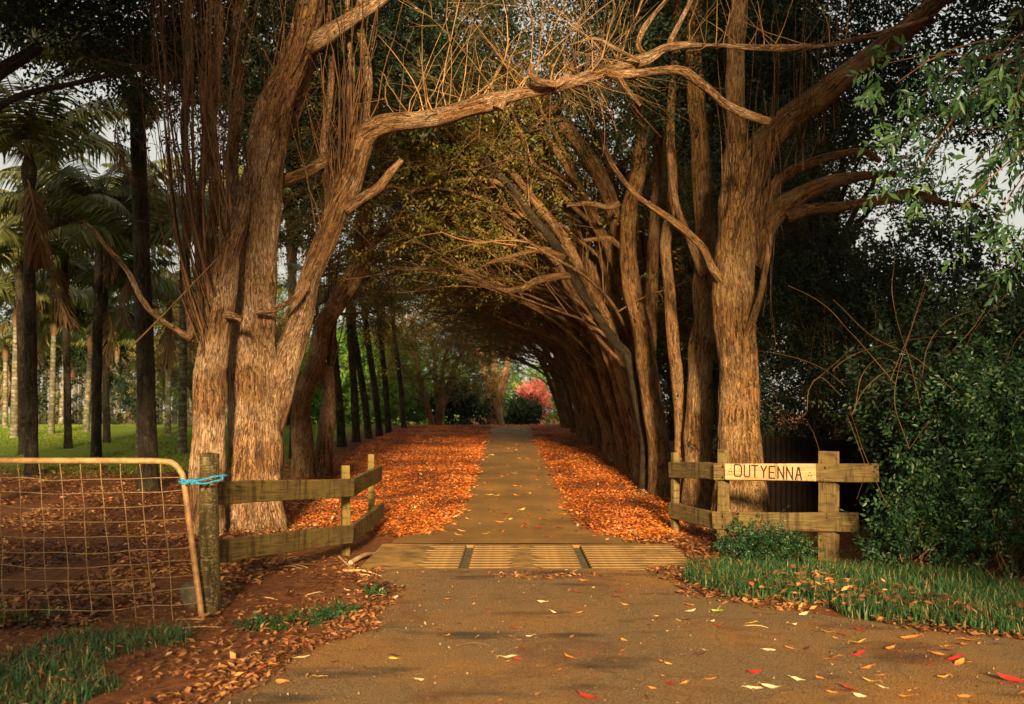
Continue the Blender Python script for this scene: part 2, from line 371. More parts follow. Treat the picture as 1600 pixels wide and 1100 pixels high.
M['lawn'] = leaf_mat('lawn', [(0.0, (0.11, 0.16, 0.02)), (0.6, (0.19, 0.27, 0.03)), (0.9, (0.30, 0.34, 0.06)), (1.0, (0.42, 0.24, 0.06))], 0.3, 0.5, 0.2)
M['fence_left'] = wood_mat('fence_left', (0.04, 0.026, 0.010), (0.13, 0.082, 0.026), (0.23, 0.155, 0.06), (0.175, 0.125, 0.022), 0.75)
M['fence_right'] = wood_mat('fence_right', (0.045, 0.03, 0.013), (0.14, 0.088, 0.032), (0.28, 0.19, 0.085), (0.16, 0.115, 0.03), 0.6)
M['post_old'] = wood_mat('post_old', (0.022, 0.016, 0.008), (0.085, 0.058, 0.022), (0.42, 0.33, 0.16), (0.11, 0.085, 0.02), 0.5)
M['sign'] = wood_mat('sign', (0.25, 0.13, 0.05), (0.50, 0.30, 0.13), (0.72, 0.55, 0.34), (0.58, 0.39, 0.19), 0.6)
M['ink'] = plain('ink', (0.035, 0.022, 0.012), 0.8, 0.3)
M['rust_tube'] = plain('rust_tube', (0.42, 0.225, 0.085), 0.55, 0.35, 18, 0.15, 0.4)
M['wire'] = plain('wire', (0.32, 0.20, 0.09), 0.6, 0.4, 8, 0.2)
M['rope'] = plain('rope', (0.03, 0.30, 0.50), 0.7, 0.45, 60)
M['rust_iron'] = plain('rust_iron', (0.12, 0.045, 0.025), 0.8, 0.4, 30)
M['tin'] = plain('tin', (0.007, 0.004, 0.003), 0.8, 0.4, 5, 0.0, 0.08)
M['grid_iron'] = plain('grid_iron', (0.17, 0.095, 0.028), 0.75, 0.3, 9)
M['grid_soil'] = plain('grid_soil', (0.27, 0.145, 0.034), 0.95, 0.5, 3)
M['grid_slot'] = plain('grid_slot', (0.10, 0.075, 0.035), 0.9, 0.4, 14)
M['rock_chip'] = leaf_mat('rock_chip', [(0.0, (0.05, 0.033, 0.016)), (0.7, (0.14, 0.09, 0.042)), (1.0, (0.32, 0.23, 0.13))], 0.0, 0.85, 0.2)
M['rock'] = plain('rock', (0.13, 0.11, 0.06), 0.9, 0.4, 9)

def _ground(nt, bs):
    g = nd(nt, 'ShaderNodeTexCoord').outputs['Object']; sep = nd(nt, 'ShaderNodeSeparateXYZ'); nt.links.new(g, sep.inputs[0])
    n1 = noise(nt, g, 0.7, 5, 0.6); n2 = noise(nt, g, 14, 5, 0.7); n3 = noise(nt, g, 60, 3, 0.7)
    soil = ramp(nt, n2, [(0.3, (0.075, 0.026, 0.010)), (0.5, (0.17, 0.062, 0.022)), (0.7, (0.27, 0.105, 0.038))])
    soil = mixc(nt, ramp(nt, n3, [(0.6, (0, 0, 0)), (0.72, (0.6, 0.6, 0.6))]), soil, (0.36, 0.19, 0.08))
    lawn = ramp(nt, n2, [(0.3, (0.11, 0.15, 0.018)), (0.5, (0.18, 0.25, 0.028)), (0.7, (0.29, 0.33, 0.05))])
    # the lawn under the palms begins about 20 m off, west of the row of palms along the drive
    a = math2(nt, 'SUBTRACT', math2(nt, 'MULTIPLY', math2(nt, 'ADD', sep.outputs[0], 5.6), -1.0), math2(nt, 'MULTIPLY', math2(nt, 'SUBTRACT', n1, 0.5), 4.0))
    b_ = math2(nt, 'SUBTRACT', math2(nt, 'SUBTRACT', sep.outputs[1], 23.0), math2(nt, 'MULTIPLY', math2(nt, 'SUBTRACT', n1, 0.5), 9.0))
    m = math2(nt, 'MINIMUM', a, math2(nt, 'MULTIPLY', b_, 0.6))
    mk = nd(nt, 'ShaderNodeMapRange', ins={1: -0.6, 2: 0.9}); nt.links.new(m, mk.inputs[0])
    nt.links.new(mixc(nt, mk.outputs[0], soil, lawn), bs.inputs['Base Color']); bs.inputs['Roughness'].default_value = 0.95; bs.inputs['Specular IOR Level'].default_value = 0.1
    bump(nt, bs, math2(nt, 'ADD', n2, n3), 0.7, 0.03)
M['ground'] = mat('ground', _ground)

def nd_col(nt, vec, sc):
    n = nd(nt, 'ShaderNodeTexNoise', ins={'Scale': sc, 'Detail': 4.0}); nt.links.new(vec, n.inputs['Vector']); return n.outputs['Color']
def _road(nt, bs):
    g = nd(nt, 'ShaderNodeTexCoord').outputs['Object']
    n1 = noise(nt, g, 0.55, 4, 0.55, 0.4); n2 = noise(nt, g, 85, 3, 0.8); n3 = noise(nt, g, 2.3, 6, 0.65)
    n4 = noise(nt, scaled(nt, g, (1.0, 2.2, 1)), 0.9, 4, 0.55)
    c = ramp(nt, n2, [(0.3, (0.080, 0.046, 0.019)), (0.5, (0.27, 0.158, 0.060)), (0.72, (0.52, 0.335, 0.15))])
    d = ramp(nt, n2, [(0.3, (0.26, 0.112, 0.024)), (0.6, (0.52, 0.24, 0.052)), (0.75, (0.60, 0.33, 0.095))])
    c = mixc(nt, ramp(nt, n1, [(0.46, (0, 0, 0)), (0.66, (0.9, 0.9, 0.9))]), c, d)
    c = mixc(nt, ramp(nt, n3, [(0.48, (0, 0, 0)), (0.75, (0.5, 0.5, 0.5))]), c, d)
    c = mixc(nt, ramp(nt, n4, [(0.56, (0, 0, 0)), (0.68, (0.8, 0.8, 0.8))]), c, (0.045, 0.030, 0.017))
    n5 = noise(nt, g, 1.1, 6, 0.7, 0.8); c = mixc(nt, ramp(nt, n5, [(0.52, (0, 0, 0)), (0.64, (0.7, 0.7, 0.7))]), c, ramp(nt, n2, [(0.35, (0.12, 0.048, 0.016)), (0.65, (0.30, 0.125, 0.04))]))
    ck = nd(nt, 'ShaderNodeTexVoronoi', feature='DISTANCE_TO_EDGE', ins={'Scale': 0.9}); nt.links.new(mixc(nt, 0.22, g, nd_col(nt, g, 3.0)), ck.inputs['Vector'])
    c = mixc(nt, ramp(nt, ck.outputs['Distance'], [(0.0, (0.3, 0.3, 0.3)), (0.008, (0, 0, 0))]), c, (0.03, 0.018, 0.01))
    nt.links.new(c, bs.inputs['Base Color']); bs.inputs['Roughness'].default_value = 0.8; bs.inputs['Specular IOR Level'].default_value = 0.25
    vo = nd(nt, 'ShaderNodeTexVoronoi', ins={'Scale': 75.0}); nt.links.new(g, vo.inputs['Vector'])
    bump(nt, bs, math2(nt, 'ADD', math2(nt, 'SUBTRACT', 1.0, vo.outputs['Distance']), n2), 1.0, 0.03)
M['road'] = mat('road', _road)
def _drive(nt, bs):
    g = nd(nt, 'ShaderNodeTexCoord').outputs['Object']
    n1 = noise(nt, g, 0.8, 5, 0.6); n2 = noise(nt, g, 60, 3, 0.7); n3 = noise(nt, scaled(nt, g, (3.5, 0.25, 1)), 1.0, 3, 0.5)
    c = ramp(nt, n1, [(0.35, (0.13, 0.064, 0.016)), (0.65, (0.30, 0.155, 0.040))])
    c = mixc(nt, ramp(nt, n3, [(0.4, (0, 0, 0)), (0.65, (0.5, 0.5, 0.5))]), c, (0.14, 0.085, 0.028))
    c = mixc(nt, ramp(nt, n2, [(0.45, (0, 0, 0)), (0.7, (0.35, 0.35, 0.35))]), c, (0.33, 0.20, 0.075))
    nt.links.new(c, bs.inputs['Base Color']); bs.inputs['Roughness'].default_value = 0.8; bs.inputs['Specular IOR Level'].default_value = 0.2
    bump(nt, bs, n2, 0.4, 0.01)
M['drive'] = mat('drive', _drive)

# ------------------------------------------------------------------ the setting: ground, road, driveway
def grid_sheet(xs, ys, zf):
    X, Y = np.meshgrid(xs, ys); V = np.stack([X, Y, zf(X, Y)], -1).reshape(-1, 3)
    nx, ny = len(xs), len(ys); i = np.arange(ny - 1)[:, None] * nx; j = np.arange(nx - 1)[None]
    return V, np.stack([i + j, i + j + 1, i + nx + j + 1, i + nx + j], -1).reshape(-1, 4)

def bumpy(X, Y):
    p = np.stack([X, Y, X * 0], -1)
    road = in_road(X, Y)
    return (0.05 * (vnoise(p * 0.9) - 0.5) + 0.035 * (vnoise(p * 3.1 + 9) - 0.5)) * (1 - road)

RE_Y = np.array([-40, -6, 0, 4, 6.1, 7.2, 8.0, 8.9, 9.7, 10.4, 11.3, 13.4, 14.5, 17, 41, 60])
RE_L = np.array([-40, -14, -5.0, -2.7, -1.74, -1.45, -1.16, -1.08, -1.05, -1.35, -1.5, -1.5, -1.15, -0.90, -1.05, -1.1])
RE_R = np.array([40, 16, 8.5, 6.2, 5.0, 4.3, 3.5, 2.35, 1.85, 1.6, 1.7, 1.7, 1.15, 1.05, 0.87, 0.85])
def road_l(y): return np.interp(y, RE_Y, RE_L) + 0.16 * (vnoise(np.stack([y * 2.1, y * 0, y * 0], -1)) - 0.5) + 0.10 * (vnoise(np.stack([y * 7.3, y * 0 + 3, y * 0], -1)) - 0.5)
def road_r(y): return np.interp(y, RE_Y, RE_R) + 0.16 * (vnoise(np.stack([y * 2.3, y * 0 + 5, y * 0], -1)) - 0.5) + 0.10 * (vnoise(np.stack([y * 7.9, y * 0 + 8, y * 0], -1)) - 0.5)
def in_road(x, y):
    y = np.asarray(y, float); l = road_l(y); r = road_r(y)
    return sstep(-0.05, 0.15, np.minimum(x - l, r - x) + 0.25)

xs = np.unique(np.concatenate([np.linspace(-300, -40, 14), np.linspace(-40, -8, 40), np.linspace(-8, 8, 160), np.linspace(8, 40, 40), np.linspace(40, 300, 14)]))
ys = np.unique(np.concatenate([np.linspace(-200, -10, 20), np.linspace(-10, 4, 20), np.linspace(4, 20, 150), np.linspace(20, 60, 90), np.linspace(60, 420, 30)]))
V, Q = grid_sheet(xs, ys, lambda X, Y: gz(X, Y) + bumpy(X, Y))
tag(MB().add(V, Q).build('ground', M['ground']), kind='structure')
def strip(y0, y1, n, inset, dz, m, nx=14):
    yy = np.linspace(y0, y1, n); t = np.linspace(0, 1, nx); l = road_l(yy) + inset; r = road_r(yy) - inset
    X = l[:, None] + (r - l)[:, None] * t[None]; Y = np.repeat(yy[:, None], nx, 1)
    Z = gz(X, Y) + dz + 0.012 * np.sin(np.pi * t)[None]
    V = np.stack([X, Y, Z], -1).reshape(-1, 3); i = np.arange(n - 1)[:, None] * nx; j = np.arange(nx - 1)[None]
    return MB().add(V, np.stack([i + j, i + j + 1, i + nx + j + 1, i + nx + j], -1).reshape(-1, 4))
tag(strip(-12, 11.15, 420, 0, 0.006, M['road']).build('road', M['road']), kind='structure')
tag(strip(13.25, 60, 160, 0, 0.010, M['drive']).build('driveway', M['drive']), kind='structure')

# ------------------------------------------------------------------ cattle grid
GX0, GX1, GY0, GY1 = -1.62, 2.0, 11.16, 13.24; GZ = -0.055
cg = thing('cattle_grid', 'ochre cattle grid of flat iron bars clogged with yellow soil across the driveway', 'cattle grid', (0.19, 12.2, GZ))
cgl = np.array([0.19, 12.2, 0])
beams = [-0.52, 0.80]
panels = [(GX0, beams[0] - 0.06), (beams[0] + 0.06, beams[1] - 0.06), (beams[1] + 0.06, GX1)]
nb = 10; pitch = (GY1 - GY0 - 0.16) / nb
for (a, b) in panels:
    me = None
    for k in range(nb):
        if me is None:
            mb = MB(); w, h, L = pitch * 0.56, 0.075, b - a
            sec = np.array([(-w / 2, 0), (-w / 2, h * 0.8), (-w / 2 + 0.012, h), (w / 2 - 0.012, h), (w / 2, h * 0.8), (w / 2, 0)])
            V = np.concatenate([np.stack([np.full(6, s * L / 2), sec[:, 0], sec[:, 1]], -1) for s in (-1, 1)])
            mb.add(V, [(i, (i + 1) % 6, 6 + (i + 1) % 6, 6 + i) for i in range(6)] + [(0, 1, 4, 5), (1, 2, 3, 4), (6, 11, 10, 7), (7, 10, 9, 8)])
            me = mb.mesh('bar', False); me.materials.append(M['grid_iron'])
        link('bar', me, None, cg, np.array([(a + b) / 2, GY0 + 0.08 + pitch * (k + 0.5), 0.0]) - cgl)
    xs_ = np.linspace(a + 0.005, b - 0.005, 40); ys_ = np.linspace(GY0 + 0.08, GY1 - 0.08, 60)
    def zf(X, Y):
        t = (X - a) / (b - a)
        near = np.ones_like(t)
        if a > GX0 + 0.01: near = np.minimum(near, sstep(0.04, 0.55, t))
        if b < GX1 - 0.01: near = np.minimum(near, sstep(0.04, 0.55, 1 - t))
        nn = vnoise(np.stack([X * 3, Y * 6, X * 0], -1)); nn2 = vnoise(np.stack([X * 14, Y * 30, X * 0], -1))
        near = near * (0.72 if a > 0.5 else 1.0); return 0.008 + 0.068 * np.clip(near * 1.12 + 0.40 * (nn - 0.5), 0, 1) + 0.006 * nn2
    V, Q = grid_sheet(xs_, ys_, zf)
    MB().add(V, Q).build('soil_fill', M['grid_soil'], cg, True, -cgl)
for bx_ in beams:
    MB().box((0, 0, 0.02), (0.115, GY1 - GY0 - 0.02, 0.025)).build('channel', M['grid_slot'], cg, False, np.array([bx_, 12.2, 0.0]) - cgl)
    for s in (-1, 1):
        MB().box((0, 0, 0.037), (0.014, GY1 - GY0 - 0.02, 0.054)).build('channel_lip', M['grid_iron'], cg, False, np.array([bx_ + s * 0.052, 12.2, 0.0]) - cgl)
for yy in (GY0 + 0.035, GY1 - 0.035):
    MB().box((0, 0, 0.034), (GX1 - GX0, 0.07, 0.068)).build('edge_beam', M['drive'], cg, False, np.array([(GX0 + GX1) / 2, yy, 0.0]) - cgl)

# ------------------------------------------------------------------ boards, posts, fences
def board_mesh(L, w, h, rough=0.006, n=14):
    """weathered board lying along X, slightly cupped and chipped"""
    mb = MB(); t = np.linspace(-L / 2, L / 2, n); seed = random.random() * 90
    b = 0.006
    sec = np.array([(-w / 2, -h / 2 + b), (-w / 2, h / 2 - b), (-w / 2 + b, h / 2), (w / 2 - b, h / 2), (w / 2, h / 2 - b), (w / 2, -h / 2 + b), (w / 2 - b, -h / 2), (-w / 2 + b, -h / 2)])
    m = len(sec)
    V = np.zeros((n, m, 3)); V[:, :, 0] = t[:, None]; V[:, :, 1] = sec[None, :, 0]; V[:, :, 2] = sec[None, :, 1]
    nz = vnoise(np.stack([V[..., 0] * 4 + seed, V[..., 1] * 9, V[..., 2] * 4], -1)) - 0.5
    V[..., 2] += nz * rough * 2; V[..., 1] += (vnoise(np.stack([V[..., 0] * 3, V[..., 2] * 9 + seed, V[..., 1] * 4], -1)) - 0.5) * rough
    i = np.arange(n - 1)[:, None] * m; j = np.arange(m)[None]; j2 = (j + 1) % m
    Q = np.stack([i + j, i + j2, i + m + j2, i + m + j], -1).reshape(-1, 4)[:, ::-1]
    c0, c1 = n * m, n * m + 1
    T = [(c0, a, (a + 1) % m) for a in range(m)] + [(c1, (n - 1) * m + (a + 1) % m, (n - 1) * m + a) for a in range(m)]
    V = np.concatenate([V.reshape(-1, 3), [V[0].mean(0)], [V[-1].mean(0)]])
    return mb.add(V, Q, T)
def board_between(name, p, q, w, h, m, parent, org, rough=0.006):
    p = np.array(p, float); q = np.array(q, float); L = np.linalg.norm(q - p)
    o = board_mesh(L, w, h, rough).build(name, m, parent, False)
    d = (q - p) / L
    o.location = tuple((p + q) / 2 - org); o.rotation_euler = (0, -math.asin(d[2]), math.atan2(d[1], d[0]))
    return o
def post_obj(name, base, top, w, d, m, parent, org, rz=0.0, round_=False, rough=0.008, lean=(0, 0)):
    h = top - base[2] + 0.35
    if round_:
        mb = MB(); tube(mb, [(0, 0, -0.35), (0, 0, h * 0.2 - 0.35), (lean[0] * .6, lean[1] * .6, h * 0.6 - 0.35), (lean[0], lean[1], h - 0.35)], [w / 2 * 1.05, w / 2 * 1.03, w / 2, w / 2 * 0.97], 18, 0.06, rough, 0.03)
        return mb.build(name, m, parent, True, np.array(base) - org)
    o = board_mesh(h, w, d, rough, 18).build(name, m, parent, False)
    o.rotation_euler = (0, -math.pi / 2, rz)
    o.location = tuple(np.array([base[0], base[1], base[2] - 0.35 + h / 2]) - org)
    return o
def zpx(py, D): return CAM_H + (HOR - py) / FPX * D

# left fence: two boards from the gate post, post, two boards to the far post
p1 = gp(327, 964); p2 = np.array([(538 - 800) / FPX * 11.75, 11.75, 0]); p3 = np.array([(583 - 800) / FPX * 14.2, 14.2, 0])
for p in (p2, p3): p[2] = gz(p[0], p[1])
gpost = thing('gate_post', 'old round timber gate post with peeling pale paint and lichen, blue rope round it', 'post', p1)
o = post_obj('shaft', p1, zpx(709, p1[1]), 0.172, 0.17, M['post_old'], gpost, p1, round_=True, rough=0.010)
mb = MB(); q = p1 + np.array([0, 0, zpx(752, p1[1]) - p1[2]])
tube(mb, [(-0.09, -0.05, 0), (0.0, -0.1, 0.01), (0.09, -0.05, 0.0)], [0.012] * 3, 6, 0.03); tube(mb, [(0.0, -0.1, 0.05), (0.02, -0.115, 0.0), (-0.01, -0.105, -0.05)], [0.009] * 3, 6, 0.03)
mb.build('iron_hook', M['rust_iron'], gpost, True, q - p1)
fl = thing('post_and_rail_fence', 'mossy timber post and rail fence bending back beside the old gate post on the left', 'fence', p2)
a = p1 + np.array([0.02, 0.12, 0])
def at_px(px, py, D): return P(px, py, D)
A_up = at_px(336, 770, p1[1] + 0.22); B_up = at_px(550, 762, 11.62)
A_lo = at_px(334, 862, p1[1] + 0.22); B_lo = at_px(549, 834, 11.62)
C_up0 = at_px(547, 763, 11.70); C_up1 = at_px(594, 739, 14.35); C_lo0 = at_px(547, 836, 11.70); C_lo1 = at_px(597, 797, 14.35)
for (s, e) in ((A_up, B_up), (A_lo, B_lo)): board_between('rail', s, e, 0.055, 0.195, M['fence_left'], fl, p2)
for (s, e) in ((C_up0, C_up1), (C_lo0, C_lo1)): board_between('rail', s, e, 0.05, 0.20, M['fence_left'], fl, p2)
post_obj('post', p2 + np.array([-0.01, 0.14, 0]), zpx(727, 11.9), 0.11, 0.09, M['fence_left'], fl, p2, 0.3)
post_obj('post', p3 + np.array([-0.03, 0.05, 0]), zpx(710, 14.2), 0.09, 0.085, M['fence_left'], fl, p2, 0.1)
for (px, py, D) in ((352, 760, 9.0), (352, 780, 9.0), (348, 855, 9.0), (348, 870, 9.0), (541, 752, 11.5), (541, 772, 11.5), (541, 826, 11.5), (541, 845, 11.5)):
    mb = MB(); tube(mb, [(0, 0.06, 0), (0, -0.035, 0)], [0.008, 0.009], 6, 0.1); mb.build('nail', M['rust_iron'], fl, True, P(px, py, D) - p2)

# right fence with the name board
q1 = np.array([2.61, 13.05, 0]); q2 = np.array([3.58, 11.94, 0]); q0 = np.array([2.24, 14.5, 0])
for p in (q0, q1, q2): p[2] = gz(p[0], p[1])
fr = thing('post_and_rail_fence', 'weathered timber post and rail fence carrying the name board in front of the big trunk', 'fence', q1)
dv = nrm(q2 - q1); nv_ = np.array([dv[1], -dv[0], 0]); nv_ = nv_ if nv_[1] < 0 else -nv_       # towards the camera
ext = q1 + (q2 - q1) * 1.44
up0 = q1 - dv * 0.07 + nv_ * 0.075; up1 = ext + nv_ * 0.075
up0[2] = zpx(737, up0[1]); up1[2] = zpx(739, up1[1])
board_between('rail', up0, up1, 0.045, 0.205, M['fence_right'], fr, q1)
lo0 = q1 - dv * 0.09 + nv_ * 0.075; lo1 = q1 + (q2 - q1) * 1.28 + nv_ * 0.075; lo0[2] = zpx(813, lo0[1]); lo1[2] = zpx(816, lo1[1])
board_between('rail', lo0, lo1, 0.045, 0.215, M['fence_right'], fr, q1)
l_up0 = P(1047, 734, 14.55); l_up1 = P(1124, 736, 13.02); l_lo0 = P(1047, 797, 14.55); l_lo1 = P(1122, 814, 13.02)
for (s, e) in ((l_up0, l_up1), (l_lo0, l_lo1)): board_between('rail', s, e, 0.045, 0.215, M['fence_right'], fr, q1, 0.01)
rzf = math.atan2(dv[1], dv[0])
post_obj('post', q1, zpx(702, 13.05), 0.115, 0.1, M['fence_right'], fr, q1, rzf)
post_obj('post', q2, zpx(705, 11.94), 0.10, 0.215, M['fence_right'], fr, q1, rzf)
post_obj('post', q0, zpx(707, 14.5), 0.09, 0.09, M['fence_right'], fr, q1, 0.3)
for (px, py, D) in ((1130, 728, 12.9), (1130, 745, 12.9), (1130, 806, 12.9), (1130, 822, 12.9), (1290, 730, 11.85), (1300, 745, 11.85), (1292, 808, 11.85)):
    mb = MB(); tube(mb, [(0, 0.06, 0), (0, -0.03, 0)], [0.008, 0.010], 6, 0.1); mb.build('nail', M['rust_iron'], fr, True, P(px, py, D) - q1)
# name board: sits on the face of the upper rail
sc0, sc1 = 0.085, 0.935
ang = math.asin((up1[2] - up0[2]) / np.linalg.norm(up1 - up0))
def on_rail(t, dz=0.0, out=0.0):
    L = np.linalg.norm((q2 - q1)); p = q1 + (q2 - q1) * t + nv_ * (0.075 + 0.0225 + out)
    f = (np.dot(p - up0, dv)) / np.linalg.norm((up1 - up0)[:2]); p[2] = up0[2] + (up1[2] - up0[2]) * f + dz; return p
bc = on_rail((sc0 + sc1) / 2, 0.003, 0.020); BL = np.linalg.norm(q2 - q1) * (sc1 - sc0)
sg = thing('name_board', 'yellow timber name board lettered OUTYENNA fixed to the rail by the big trunk', 'sign', bc)
o = board_mesh(BL, 0.026, 0.196, 0.003).build('board', M['sign'], sg, False); o.rotation_euler = (0, -ang, rzf); BMI = o.matrix_basis.inverted()
GL = {  # stroke letters in a unit cell
 'O': [[(0.12, .0), (0.0, .14), (0.0, .88), (.1, 1), (.75, 1), (.95, .82), (.95, .18), (.8, 0), (.12, 0)]],
 'U': [[(0, 1), (0, .12), (.12, 0), (.62, 0), (.72, .12), (.72, 1)]],
 'T': [[(-.12, 1), (.72, 1)], [(.3, 1), (.3, 0)]],
 'Y': [[(0, 1), (.36, .52), (.72, 1)], [(.36, .52), (.36, 0)]],
 'E': [[(.68, 1), (0, 1), (0, 0), (.68, 0)], [(0, .5), (.55, .5)]],
 'N': [[(0, 0), (0, 1), (.72, 0), (.72, 1)]],
 'A': [[(0, 0), (.3, 1), (.42, 1), (.72, 0)], [(.12, .4), (.6, .4)]]}
word = 'OUTYENNA'; lh = 0.138; lw_ = 0.108; pitch_ = 0.119
adv = [1.22] + [1.0] * 7; x = -BL / 2 + 0.145
rm = np.array([[dv[0], 0, nv_[0]], [dv[1], 0, nv_[1]], [0, 1, 0]])   # columns: along rail, up, out
for k, chn in enumerate(word):
    mb = MB(); hw = 0.0075
    for st in GL[chn]:
        pts = np.array([(a_ * lw_, b_ * lh - lh / 2) for a_, b_ in st])
        for s_, e_ in zip(pts[:-1], pts[1:]):
            d_ = (e_ - s_) / np.linalg.norm(e_ - s_); nn_ = np.array([-d_[1], d_[0]]); s2, e2 = s_ - d_ * hw * .8, e_ + d_ * hw * .8
            c4 = [s2 - nn_ * hw, e2 - nn_ * hw, e2 + nn_ * hw, s2 + nn_ * hw]
            zz = 0.0006 * (len(mb.V) % 3)
            V = [(c[0], c[1], z_) for z_ in (0.008, 0.0165 + zz) for c in c4]
            V = [rm @ np.array([v[0] + x, v[1], v[2]]) for v in V]
            mb.add(V, [(4, 5, 6, 7), (0, 1, 5, 4), (1, 2, 6, 5), (2, 3, 7, 6), (3, 0, 4, 7)])
    lt = mb.build('letter', M['ink'], o, False); lt.matrix_parent_inverse = BMI; x += pitch_ * adv[k]
for xx in (-BL / 2 + 0.085, BL / 2 - 0.06):
    for dx_, dz_ in ((-0.017, -0.016), (0.017, -0.016), (0, 0.016)):
        mb = MB(); mb.box((0, 0, 0), (0.013, 0.013, 0.012)); V = mb.V[0]; mb.V[0] = np.array([rm @ (v + np.array([xx + dx_, dz_, 0.012])) for v in V]); mb.B[0] = mb.V[0]
        lt = mb.build('dot_mark', M['ink'], o, False); lt.matrix_parent_inverse = BMI

# dark corrugated fence behind the sign
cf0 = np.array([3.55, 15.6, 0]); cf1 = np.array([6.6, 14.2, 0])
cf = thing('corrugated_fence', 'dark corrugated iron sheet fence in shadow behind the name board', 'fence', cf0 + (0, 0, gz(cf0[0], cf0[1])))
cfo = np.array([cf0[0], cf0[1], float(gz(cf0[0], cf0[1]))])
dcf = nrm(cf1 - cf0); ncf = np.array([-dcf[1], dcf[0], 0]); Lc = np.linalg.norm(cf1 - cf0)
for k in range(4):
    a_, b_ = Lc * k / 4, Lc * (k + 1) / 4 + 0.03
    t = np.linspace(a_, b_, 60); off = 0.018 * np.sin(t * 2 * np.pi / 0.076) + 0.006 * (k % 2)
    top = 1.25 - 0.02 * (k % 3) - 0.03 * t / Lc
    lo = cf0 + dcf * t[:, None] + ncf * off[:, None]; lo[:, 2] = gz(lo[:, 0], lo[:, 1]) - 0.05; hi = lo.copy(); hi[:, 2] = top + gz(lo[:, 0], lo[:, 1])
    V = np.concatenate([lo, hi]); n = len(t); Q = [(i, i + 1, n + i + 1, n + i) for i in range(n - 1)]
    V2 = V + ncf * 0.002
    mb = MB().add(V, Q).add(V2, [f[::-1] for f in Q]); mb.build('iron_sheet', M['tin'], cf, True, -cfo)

# ------------------------------------------------------------------ gate and rope
g_or = gp(316, 972)
gate = thing('farm_gate', 'sagging rusty tube gate with bent wire mesh standing open on the left', 'gate', g_or)
DG = g_or[1]
def gpt(px, py): return P(px, py, DG)          # the gate lies in one upright plane facing the road
mb = MB(); tube(mb, [gpt(-330, 722) - g_or, gpt(-60, 720) - g_or, gpt(200, 720) - g_or, gpt(256, 721) - g_or, gpt(272, 725) - g_or, gpt(283, 738) - g_or, gpt(288, 756) - g_or, gpt(300, 850) - g_or, gpt(316, 972) - g_or + np.array([0, 0, 0.02])], [0.024] * 9, 14, 0.05); mb.build('tube_frame', M['rust_tube'], gate)
mb = MB(); tube(mb, [gpt(-330, 1004) - g_or, gpt(100, 990) - g_or, gpt(315, 968) - g_or], [0.022] * 3, 12, 0.2); mb.build('bottom_rail', M['rust_tube'], gate)
mb = MB(); tube(mb, [gpt(-330, 722) - g_or, gpt(-330, 1004) - g_or], [0.022] * 2, 12, 0.2); mb.build('hinge_stile', M['rust_tube'], gate)
vert = [(-250, -235), (-192, -175), (-120, -103), (-63, -40), (-32, -8), (0, 7), (28, 44), (61, 78), (94, 112), (125, 145), (157, 180), (188, 215), (218, 241), (251, 272)]
for (xt, xb) in vert:
    ks = np.linspace(0, 1, 9); pts = []
    for t in ks:
        j = random.uniform(-1.6, 1.6) if 0 < t < 1 else 0
        pts.append(gpt(xt + (xb - xt) * t + j, 721 + t * (268 - 0.02 * xt)) - g_or + np.array([0, random.uniform(-.008, .008) - 0.004, 0]))
    mb = MB(); tube(mb, pts, [0.0036] * 9, 5, 0.06); mb.build('vertical_wire', M['wire'], gate)
for (yl, yr) in ((746, 746), (769, 767), (793, 790), (817, 811), (842, 834), (866, 857), (890, 878), (914, 900), (938, 921), (960, 944)):
    xr = 288 + (yr - 756) * 0.132
    pts = [gpt(xl_, yl + (yr - yl) * (xl_ + 330) / (xr + 330) + random.uniform(-2, 2) + 5 * math.sin(xl_ * 0.012)) - g_or + np.array([0, 0.006 + random.uniform(-.006, .006), 0]) for xl_ in np.linspace(-330, xr, 16)]
    mb = MB(); tube(mb, pts, [0.0034] * 16, 5, 0.06); mb.build('horizontal_wire', M['wire'], gate)
rp = thing('tie_rope', 'blue twisted rope tying the rusty gate to the old post', 'rope', gpt(310, 748))
ro = np.array(gpt(310, 748)); D1 = p1[1]
def rpt(px, py, dy): v = P(px, py, DG) - ro; v[1] += dy; return v
for pts in ([rpt(280, 752, .0), rpt(289, 755, -.045), rpt(300, 752, -.05), rpt(318, 749, -.02), rpt(338, 744, 0.02), rpt(347, 745, .12), rpt(335, 746, 0.30), rpt(310, 748, 0.28), rpt(300, 750, .08), rpt(288, 752, .035)],
            [rpt(280, 751, .03), rpt(286, 748, -.04), rpt(299, 753, -.03), rpt(320, 755, -.03), rpt(334, 752, .0), rpt(345, 749, .06), rpt(344, 743, .05)],
            [rpt(287, 750, -.04), rpt(293, 757, -.052), rpt(298, 748, -.05), rpt(303, 756, -.045), rpt(307, 750, -.04), rpt(312, 754, -.03)]):
    mb = MB(); tube(mb, pts, [0.0075] * len(pts), 7, 0.015, wob=0.008); mb.build('strand', M['rope'], rp)
# mossy stone wedged behind the gate
st = gp(296, 962) + np.array([-0.05, 0.28, 0])
mb = MB(); th = np.linspace(0, np.pi, 12); ph_ = np.linspace(0, 2 * np.pi, 20, endpoint=False)
S = np.stack([np.sin(th)[:, None] * np.cos(ph_), np.sin(th)[:, None] * np.sin(ph_), np.cos(th)[:, None] * np.ones_like(ph_)], -1)
S = S * (0.75 + 0.5 * vnoise(S * 2.2 + 4))[..., None] * np.array([0.10, 0.12, 0.15])
i = np.arange(11)[:, None] * 20; j = np.arange(20)[None]
mb.add(S, np.stack([i + j, i + 20 + j, i + 20 + (j + 1) % 20, i + (j + 1) % 20], -1).reshape(-1, 4))
tag(mb.build('stone', M['rock'], None, True, st + np.array([0, 0, 0.10])), 'small mossy stone lying behind the foot of the gate post', 'stone')

